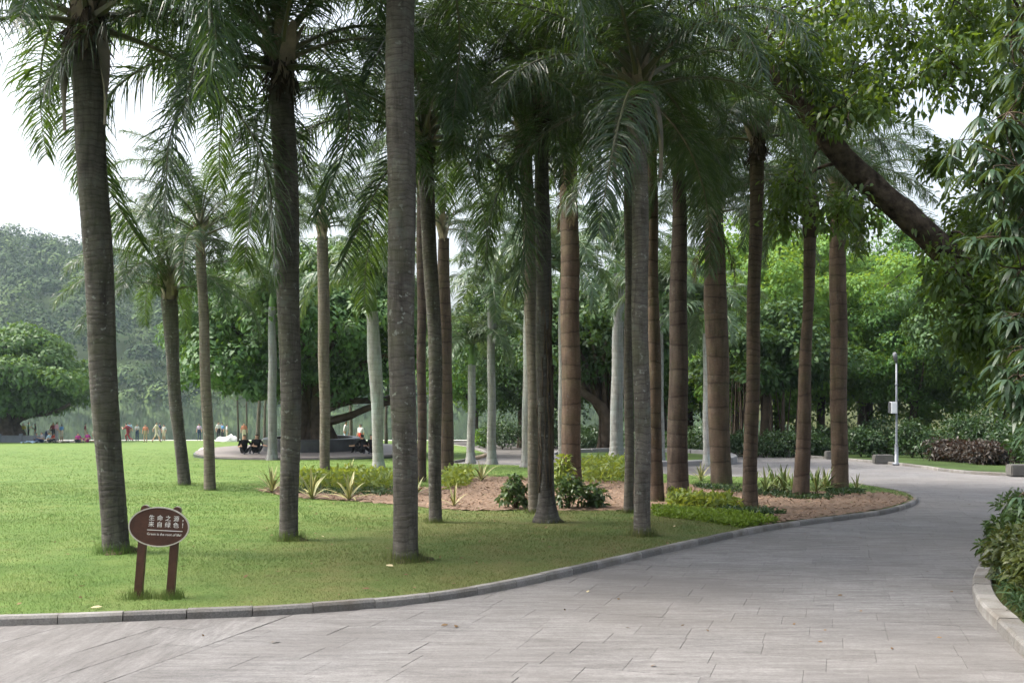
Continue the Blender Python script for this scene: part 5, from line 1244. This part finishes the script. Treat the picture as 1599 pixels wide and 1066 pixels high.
def pose(kind):
    J = dict(pelvis=(0, 0, .93), waist=(0, 0, 1.08), chest=(0, 0, 1.30), neck=(0, 0, 1.45), chin=(0, -.02, 1.52), head=(0, -.01, 1.60), crown=(0, 0, 1.67),
             shl=(-.17, 0, 1.38), ell=(-.24, .03, 1.12), wrl=(-.25, -.06, .90), hal=(-.25, -.09, .80), shr=(.17, 0, 1.38), elr=(.24, .03, 1.12), wrr=(.25, -.06, .90), har=(.25, -.09, .80),
             hil=(-.09, 0, .86), knl=(-.10, -.01, .48), anl=(-.11, .02, .08), tol=(-.12, -.13, .035), hir=(.09, 0, .86), knr=(.10, -.01, .48), anr=(.11, .02, .08), tor=(.12, -.13, .035))
    if kind == 'phone':
        J.update(ell=(-.23, -.05, 1.13), wrl=(-.12, -.25, 1.22), hal=(-.07, -.31, 1.27))
    if kind == 'walk':
        J.update(knl=(-.12, -.22, .52), anl=(-.16, -.36, .12), tol=(-.17, -.49, .08), knr=(.12, .14, .47), anr=(.16, .40, .12), tor=(.17, .32, .035), ell=(-.24, .16, 1.14), wrl=(-.23, .20, .94), hal=(-.22, .18, .86), elr=(.24, -.14, 1.15), wrr=(.22, -.30, 1.02), har=(.21, -.37, .97))
    if kind == 'run':
        J.update(chest=(0, -.10, 1.28), neck=(0, -.15, 1.42), chin=(0, -.19, 1.49), head=(0, -.19, 1.57), crown=(0, -.19, 1.64), shl=(-.17, -.11, 1.35), shr=(.17, -.11, 1.35), ell=(-.26, .14, 1.18), wrl=(-.22, .02, 1.02), hal=(-.20, -.04, .98), elr=(.25, -.26, 1.14), wrr=(.18, -.42, 1.28), har=(.16, -.47, 1.35),
                 knl=(-.10, -.34, .66), anl=(-.11, -.22, .27), tol=(-.11, -.36, .20), knr=(.10, .18, .50), anr=(.11, .52, .34), tor=(.11, .56, .22))
    if kind == 'bend':
        J.update(waist=(0, -.10, 1.06), chest=(0, -.33, 1.14), neck=(0, -.47, 1.17), chin=(0, -.54, 1.15), head=(0, -.62, 1.14), crown=(0, -.68, 1.12), shl=(-.17, -.40, 1.12), shr=(.17, -.40, 1.12), ell=(-.2, -.42, .86), wrl=(-.17, -.50, .64), hal=(-.16, -.53, .55), elr=(.2, -.42, .86), wrr=(.17, -.5, .64), har=(.16, -.53, .55))
    if kind in ('sit', 'sitfloor', 'perch'):
        h = {'sit': .10, 'sitfloor': .10, 'perch': .10}[kind]
        for n in ('pelvis', 'waist', 'chest', 'neck', 'chin', 'head', 'crown', 'shl', 'shr', 'ell', 'elr'):
            x, y, z = J[n]; J[n] = (x, y + (0.05 if n != 'pelvis' else 0) - (0.10 if z > 1.2 else 0), z - .93 + h + .02)
        J.update(hil=(-.10, -.04, h), hir=(.10, -.04, h), knl=(-.24, -.36, .34), knr=(.24, -.36, .34), anl=(-.12, -.52, .07), anr=(.12, -.52, .07), tol=(-.12, -.64, .04), tor=(.12, -.64, .04), wrl=(-.22, -.34, .36), hal=(-.20, -.42, .37), wrr=(.22, -.34, .36), har=(.20, -.42, .37))
        if kind == 'sitfloor': J.update(wrl=(-.10, -.36, .42), hal=(-.06, -.44, .46))
        if kind == 'perch': J.update(elr=(.30, -.22, .36), wrr=(.42, -.36, .34), har=(.48, -.42, .34))
    if kind == 'kneel':
        for n in list(J):
            x, y, z = J[n]; J[n] = (x, y, z - .43) if z > .5 else J[n]
        J.update(hil=(-.10, 0, .45), hir=(.10, 0, .45), knl=(-.12, -.24, .09), knr=(.12, -.26, .09), anl=(-.12, .22, .07), anr=(.12, .22, .07), tol=(-.12, .34, .04), tor=(.12, .34, .04), wrl=(-.2, -.28, .52), hal=(-.17, -.36, .50), wrr=(.2, -.28, .52), har=(.17, -.36, .50))
    return {n: (J[n], RAD[n]) for n in J}
BODY = {}
def mat_plain(key, col, rough=0.8):
    if key not in M: M[key] = simple_mat(key, col, rough, 0.2, 0, 0.12, 9)
    return M[key]
COLS = dict(white=(.60, .60, .59), dark=(.035, .035, .045), navy=(.04, .06, .13), blue=(.12, .27, .50), pink=(.62, .34, .42), magenta=(.42, .05, .25), maroon=(.20, .035, .045), orange=(.50, .20, .12), yellow=(.62, .55, .10), cream=(.62, .55, .42), lightblue=(.42, .58, .70), green=(.09, .17, .10), lilac=(.52, .40, .52), red=(.45, .06, .04), grey=(.30, .30, .31), khaki=(.34, .29, .19), black=(.012, .012, .014))
for k, c in COLS.items(): mat_plain('cloth_' + k, c)
mat_plain('skin_tone', (.46, .28, .19), 0.6); mat_plain('hair_black', (.014, .012, .011), 0.5)
def person(loc, kind, shirt, trousers, rz, label, short=True, h=1.0, shoes='dark'):
    key = (kind, short)
    if key not in BODY: BODY[key] = skin_body(pose(kind), E0, Z0(short))
    me0, slot = BODY[key]; me = me0.copy(); me.name = 'person'; me.materials.clear()
    for m in ('skin_tone', 'cloth_' + shirt, 'cloth_' + trousers, 'hair_black', 'cloth_' + shoes): me.materials.append(M[m])
    me.polygons.foreach_set('material_index', slot.astype(np.int32)); me.polygons.foreach_set('use_smooth', np.ones(len(me.polygons), dtype=bool)); me.update()
    o = link('person', me, None, tuple(loc), rz, h); tag(o, label, 'person', 'people in the park'); return o
pd = 88.0
ppl = [
 (36, pd, 'stand', 'yellow', 'green', 0.4, 'person in a yellow shirt standing under the lakeside tree'),
 (44, pd, 'phone', 'green', 'dark', 2.0, 'person in dark green standing beside the one in yellow'),
 (55, pd - 1, 'phone', 'dark', 'grey', -1.2, 'person in dark clothes standing at the edge of the lakeside group'),
 (72, pd - 5, 'bend', 'white', 'navy', 1.2, 'person in a white shirt bending over the picnic'),
 (83, pd - 5, 'stand', 'maroon', 'dark', 0.6, 'person in a maroon top standing amid the picnic group'),
 (88.5, pd - 4, 'stand', 'pink', 'grey', 2.5, 'person in a pink top standing in the picnic group'),
 (96, pd - 4, 'phone', 'blue', 'cream', -2.0, 'person in a blue shirt at the end of the picnic group'),
 (57, pd - 8, 'sit', 'white', 'dark', 0.5, 'seated picnicker in white nearest the lakeside tree'),
 (66, pd - 7, 'sitfloor', 'grey', 'navy', -0.6, 'seated picnicker in grey in the middle of the group'),
 (76, pd - 9, 'sit', 'lightblue', 'dark', 1.4, 'seated picnicker in a light blue shirt'),
 (83, pd - 7, 'sitfloor', 'red', 'grey', 2.6, 'seated picnicker in red beside the pale blanket'),
 (122, pd - 8, 'sitfloor', 'magenta', 'dark', 0.3, 'person in magenta seated on the grass, first of two alike'),
 (137, pd - 8, 'sit', 'magenta', 'magenta', -0.4, 'person all in magenta seated on the grass near the thick palm'),
 (133, pd - 3, 'stand', 'maroon', 'cream', 2.2, 'person in a maroon top with pale trousers standing by the seated magenta pair'),
 (146, pd - 4, 'kneel', 'cream', 'cream', 1.5, 'person in cream kneeling beside the thick palm trunk'),
 (200, 74, 'run', 'maroon', 'maroon', -1.9, 'runner in maroon half hidden by the thick palm behind the sign'),
 (202, 86, 'stand', 'lightblue', 'grey', 0.5, 'person in pale blue behind the runner'),
 (214, pd, 'phone', 'white', 'navy', 0.9, 'person in a white top and navy trousers facing the lake'),
 (227, 80, 'stand', 'orange', 'khaki', 0.1, 'person in an orange top on the open lawn'),
 (244, 78, 'walk', 'cream', 'cream', 1.6, 'person in cream striding across the lawn'),
 (249, 88, 'phone', 'navy', 'grey', 2.2, 'person in navy standing behind the strider'),
 (256, 88, 'stand', 'white', 'cream', -0.3, 'person all in white near the leaning short palm'),
 (311, pd, 'stand', 'lilac', 'navy', 0.0, 'person in lilac between the two slim lawn palms'),
 (341, pd, 'stand', 'white', 'dark', 0.8, 'person in white just right of the slim tan palm'),
 (347, pd + .5, 'phone', 'blue', 'dark', -0.6, 'person in blue beside a pale heap on the lakeside walk'),
 (354, pd, 'stand', 'white', 'cream', 2.0, 'person in white behind the pale heap on the walk'),
 (381, 82, 'stand', 'orange', 'cream', 0.4, 'person in orange among the thin lakeside trees'),
 (540, 56, 'stand', 'white', 'lightblue', 1.4, 'person in white and pale blue behind the banyan planter'),
 (563, 58, 'stand', 'white', 'red', -0.5, 'person in a white top and red trousers beyond the platform'),
]
for pi_, (px, D, kind, sh, tr, rz, lab) in enumerate(ppl): person(GX(px, D + (1.8 * math.sin(pi_ * 2.1) if D > 70 else 0), LAWN + 0.02), kind, sh, tr, rz, lab, short=tr not in ('navy', 'dark', 'red', 'maroon', 'grey'), h=0.93 + 0.07 * math.sin(pi_ * 1.7))
for px, D, kind, rz, lab in ((381, 44.6, 'perch', 0.5, 'person in black seated at the outer rim of the round platform'), (401, 45.0, 'perch', 0.2, 'person in black seated next to the black granite planter'), (567, 44.8, 'perch', -2.2, 'person in black seated at the far side of the planter'), (581, 44.9, 'sit', -0.3, 'last person in black seated beside the bulging royal palm')):
    c = GX(px, D, 0); c[2] = gz(47.6) + 0.375; person(c, kind, 'black', 'black', rz, lab, False)
# picnic cloths and a pale heap
def cloth(px, D, w, d, mat, lab):
    c = GX(px, D, LAWN + 0.03); n = 9
    X, Y = np.meshgrid(np.linspace(-w / 2, w / 2, n), np.linspace(-d / 2, d / 2, n)); Z = 0.05 + 0.045 * rng.standard_normal(X.shape) - SL * Y
    V = np.stack([X, Y, Z], -1).reshape(-1, 3); ii = np.arange((n - 1) ** 2); a = ii // (n - 1) * n + ii % (n - 1)
    tag(link('picnic_cloth', mesh('picnic_cloth', V, np.stack([a, a + 1, a + n + 1, a + n], 1), M[mat], True), None, tuple(c)), lab, 'picnic cloth', 'picnic cloths on the lawn')
cloth(98, pd - 7.5, 1.9, 2.2, 'cloth_cream', 'pale picnic cloth beside the group under the lakeside tree'); cloth(112, pd - 6, 1.3, 2.0, 'cloth_white', 'white picnic cloth before the magenta pair'); cloth(48, pd - 9, 1.0, 1.5, 'cloth_lightblue', 'light blue picnic cloth nearest the lakeside tree')
me = bpy.data.meshes.new('tarp'); bm = bmesh.new(); bmesh.ops.create_icosphere(bm, subdivisions=3, radius=1.0)
for v in bm.verts:
    v.co.x *= 1.1; v.co.y *= 0.7; v.co.z = max(0, v.co.z) * 0.5 * (1 + 0.25 * math.sin(v.co.x * 5)) + 0.06 * math.sin(v.co.y * 11 + v.co.x * 7)
bm.to_mesh(me); bm.free(); me.materials.append(M['cloth_white'])
tag(link('white_tarp', me, None, tuple(GX(356, 85, LAWN))), 'white crumpled tarp heaped on the lawn by the lakeside walk', 'tarp')

# ------------------------------------------------------------------ fallen leaves
def fallen(name, L, W, mat):
    V, Fc = leaf_long(np.array([[-L / 2, 0, 0.012]]), np.array([[1.0, 0, 0.1]]), np.array([[0, .3, 1.0]]), L, W, 0.1); return mesh(name, V, Fc, mat)
FL = [fallen('dry_leaf', 0.10, 0.04, M['deadleaf']), fallen('pale_leaf', 0.13, 0.05, M['paleleaf'])]
litter = [(966, 936, 0, 0), (918, 924, 1, 0), (694, 977, 0, 0), (712, 979, 0, 0), (1393, 1013, 0, 0), (1450, 893, 0, 0), (1312, 930, 0, 0), (1105, 985, 0, 0), (1486, 924, 0, 0), (430, 1003, 0, 0), (858, 854, 0, 1), (608, 884, 1, 1), (755, 838, 0, 1), (504, 838, 1, 1), (545, 931, 1, 1), (571, 920, 0, 1), (592, 924, 0, 1), (142, 934, 0, 1), (72, 829, 0, 1), (350, 851, 0, 1), (66, 798, 1, 1), (831, 828, 1, 1), (1053, 822, 1, 1), (482, 892, 0, 1), (150, 949, 1, 1), (1240, 975, 0, 0), (1020, 1040, 0, 0)]
for px, py, k, on in litter:
    loc = PT(px, py, LAWN + 0.012 if on else 0.0)
    lab = ('%s dead leaf lying on the %s' % (('dark dry', 'pale yellowish')[k], ('grey paving of the path', 'lawn between the palms')[on]))
    tag(link('fallen_leaf', FL[k], None, tuple(loc), random.uniform(0, 6.28), random.uniform(0.5, 0.9)), lab, 'leaf', '%s fallen leaves on the %s' % (('dark', 'pale')[k], ('paving', 'lawn')[on]))

mb = MB(); mb.tube(smoothline([[-.5, 0, .04], [0, 0, .10], [.35, .05, .22], [.6, .05, .36]], 10), np.array([.05, .08, .09, .09, .085, .08, .075, .07, .06, .03]), 8, wob=0.06)
tag(link('fallen_sheath', mb.mesh('fallen_sheath', M['sheath'], True), None, tuple(PT(748, 717, LAWN))), 'fallen brown palm leaf sheath lying at the loop kerb', 'palm sheath')

def leaf_litter():
    n = 2600; q = np.column_stack([rng.uniform(-9, 9, n), rng.uniform(7.3, 21, n)])
    q = q[(inpoly(q[:, 0], q[:, 1], lawn_poly) & (rng.uniform(0, 1, n) < 0.5 * np.exp(-((q[:, 0] - 0.5) / 3.5) ** 2) + 0.06)) | (inpoly(q[:, 0], q[:, 1], path_poly) & (rng.uniform(0, 1, n) < 0.05))]
    on = inpoly(q[:, 0], q[:, 1], lawn_poly); m = len(q)
    P = np.column_stack([q, gz(q[:, 1], 0.0) + np.where(on, LAWN + 0.02, 0.006)]); ax = rdir(m); ax[:, 2] *= 0.2
    V, Fc = leaf_quads(P, ax, rdir(m, 3), rng.uniform(0.02, 0.075, m), rng.uniform(0.008, 0.03, m), 0.0)
    tag(link('leaf_litter', mesh('leaf_litter', V, Fc, M['deadleaf'])), 'scattered bits of dry leaf litter under the palms', 'litter', kind='stuff')
leaf_litter()

# ------------------------------------------------------------------ haze
def haze():
    x0, x1, y0, y1, z0, z1 = -950, 950, -70, 1550, -75, 125
    V = [(x, y, z) for x in (x0, x1) for y in (y0, y1) for z in (z0, z1)]
    Fc = [[0, 1, 3, 2], [4, 6, 7, 5], [0, 4, 5, 1], [2, 3, 7, 6], [0, 2, 6, 4], [1, 5, 7, 3]]
    m = bpy.data.materials.new('haze_air'); m.use_nodes = True; nt = m.node_tree; nt.nodes.remove(nt.nodes['Principled BSDF'])
    pv = nt.nodes.new('ShaderNodeVolumePrincipled'); pv.inputs['Color'].default_value = (0.70, 0.86, 1.0, 1); pv.inputs['Density'].default_value = 0.00021; pv.inputs['Anisotropy'].default_value = 0.3
    nt.links.new(pv.outputs[0], nt.nodes['Material Output'].inputs['Volume'])
    tag(link('haze', mesh('haze', V, Fc, m)), 'pale blue haze hanging over the lake and the hill', 'haze', kind='stuff')
haze()
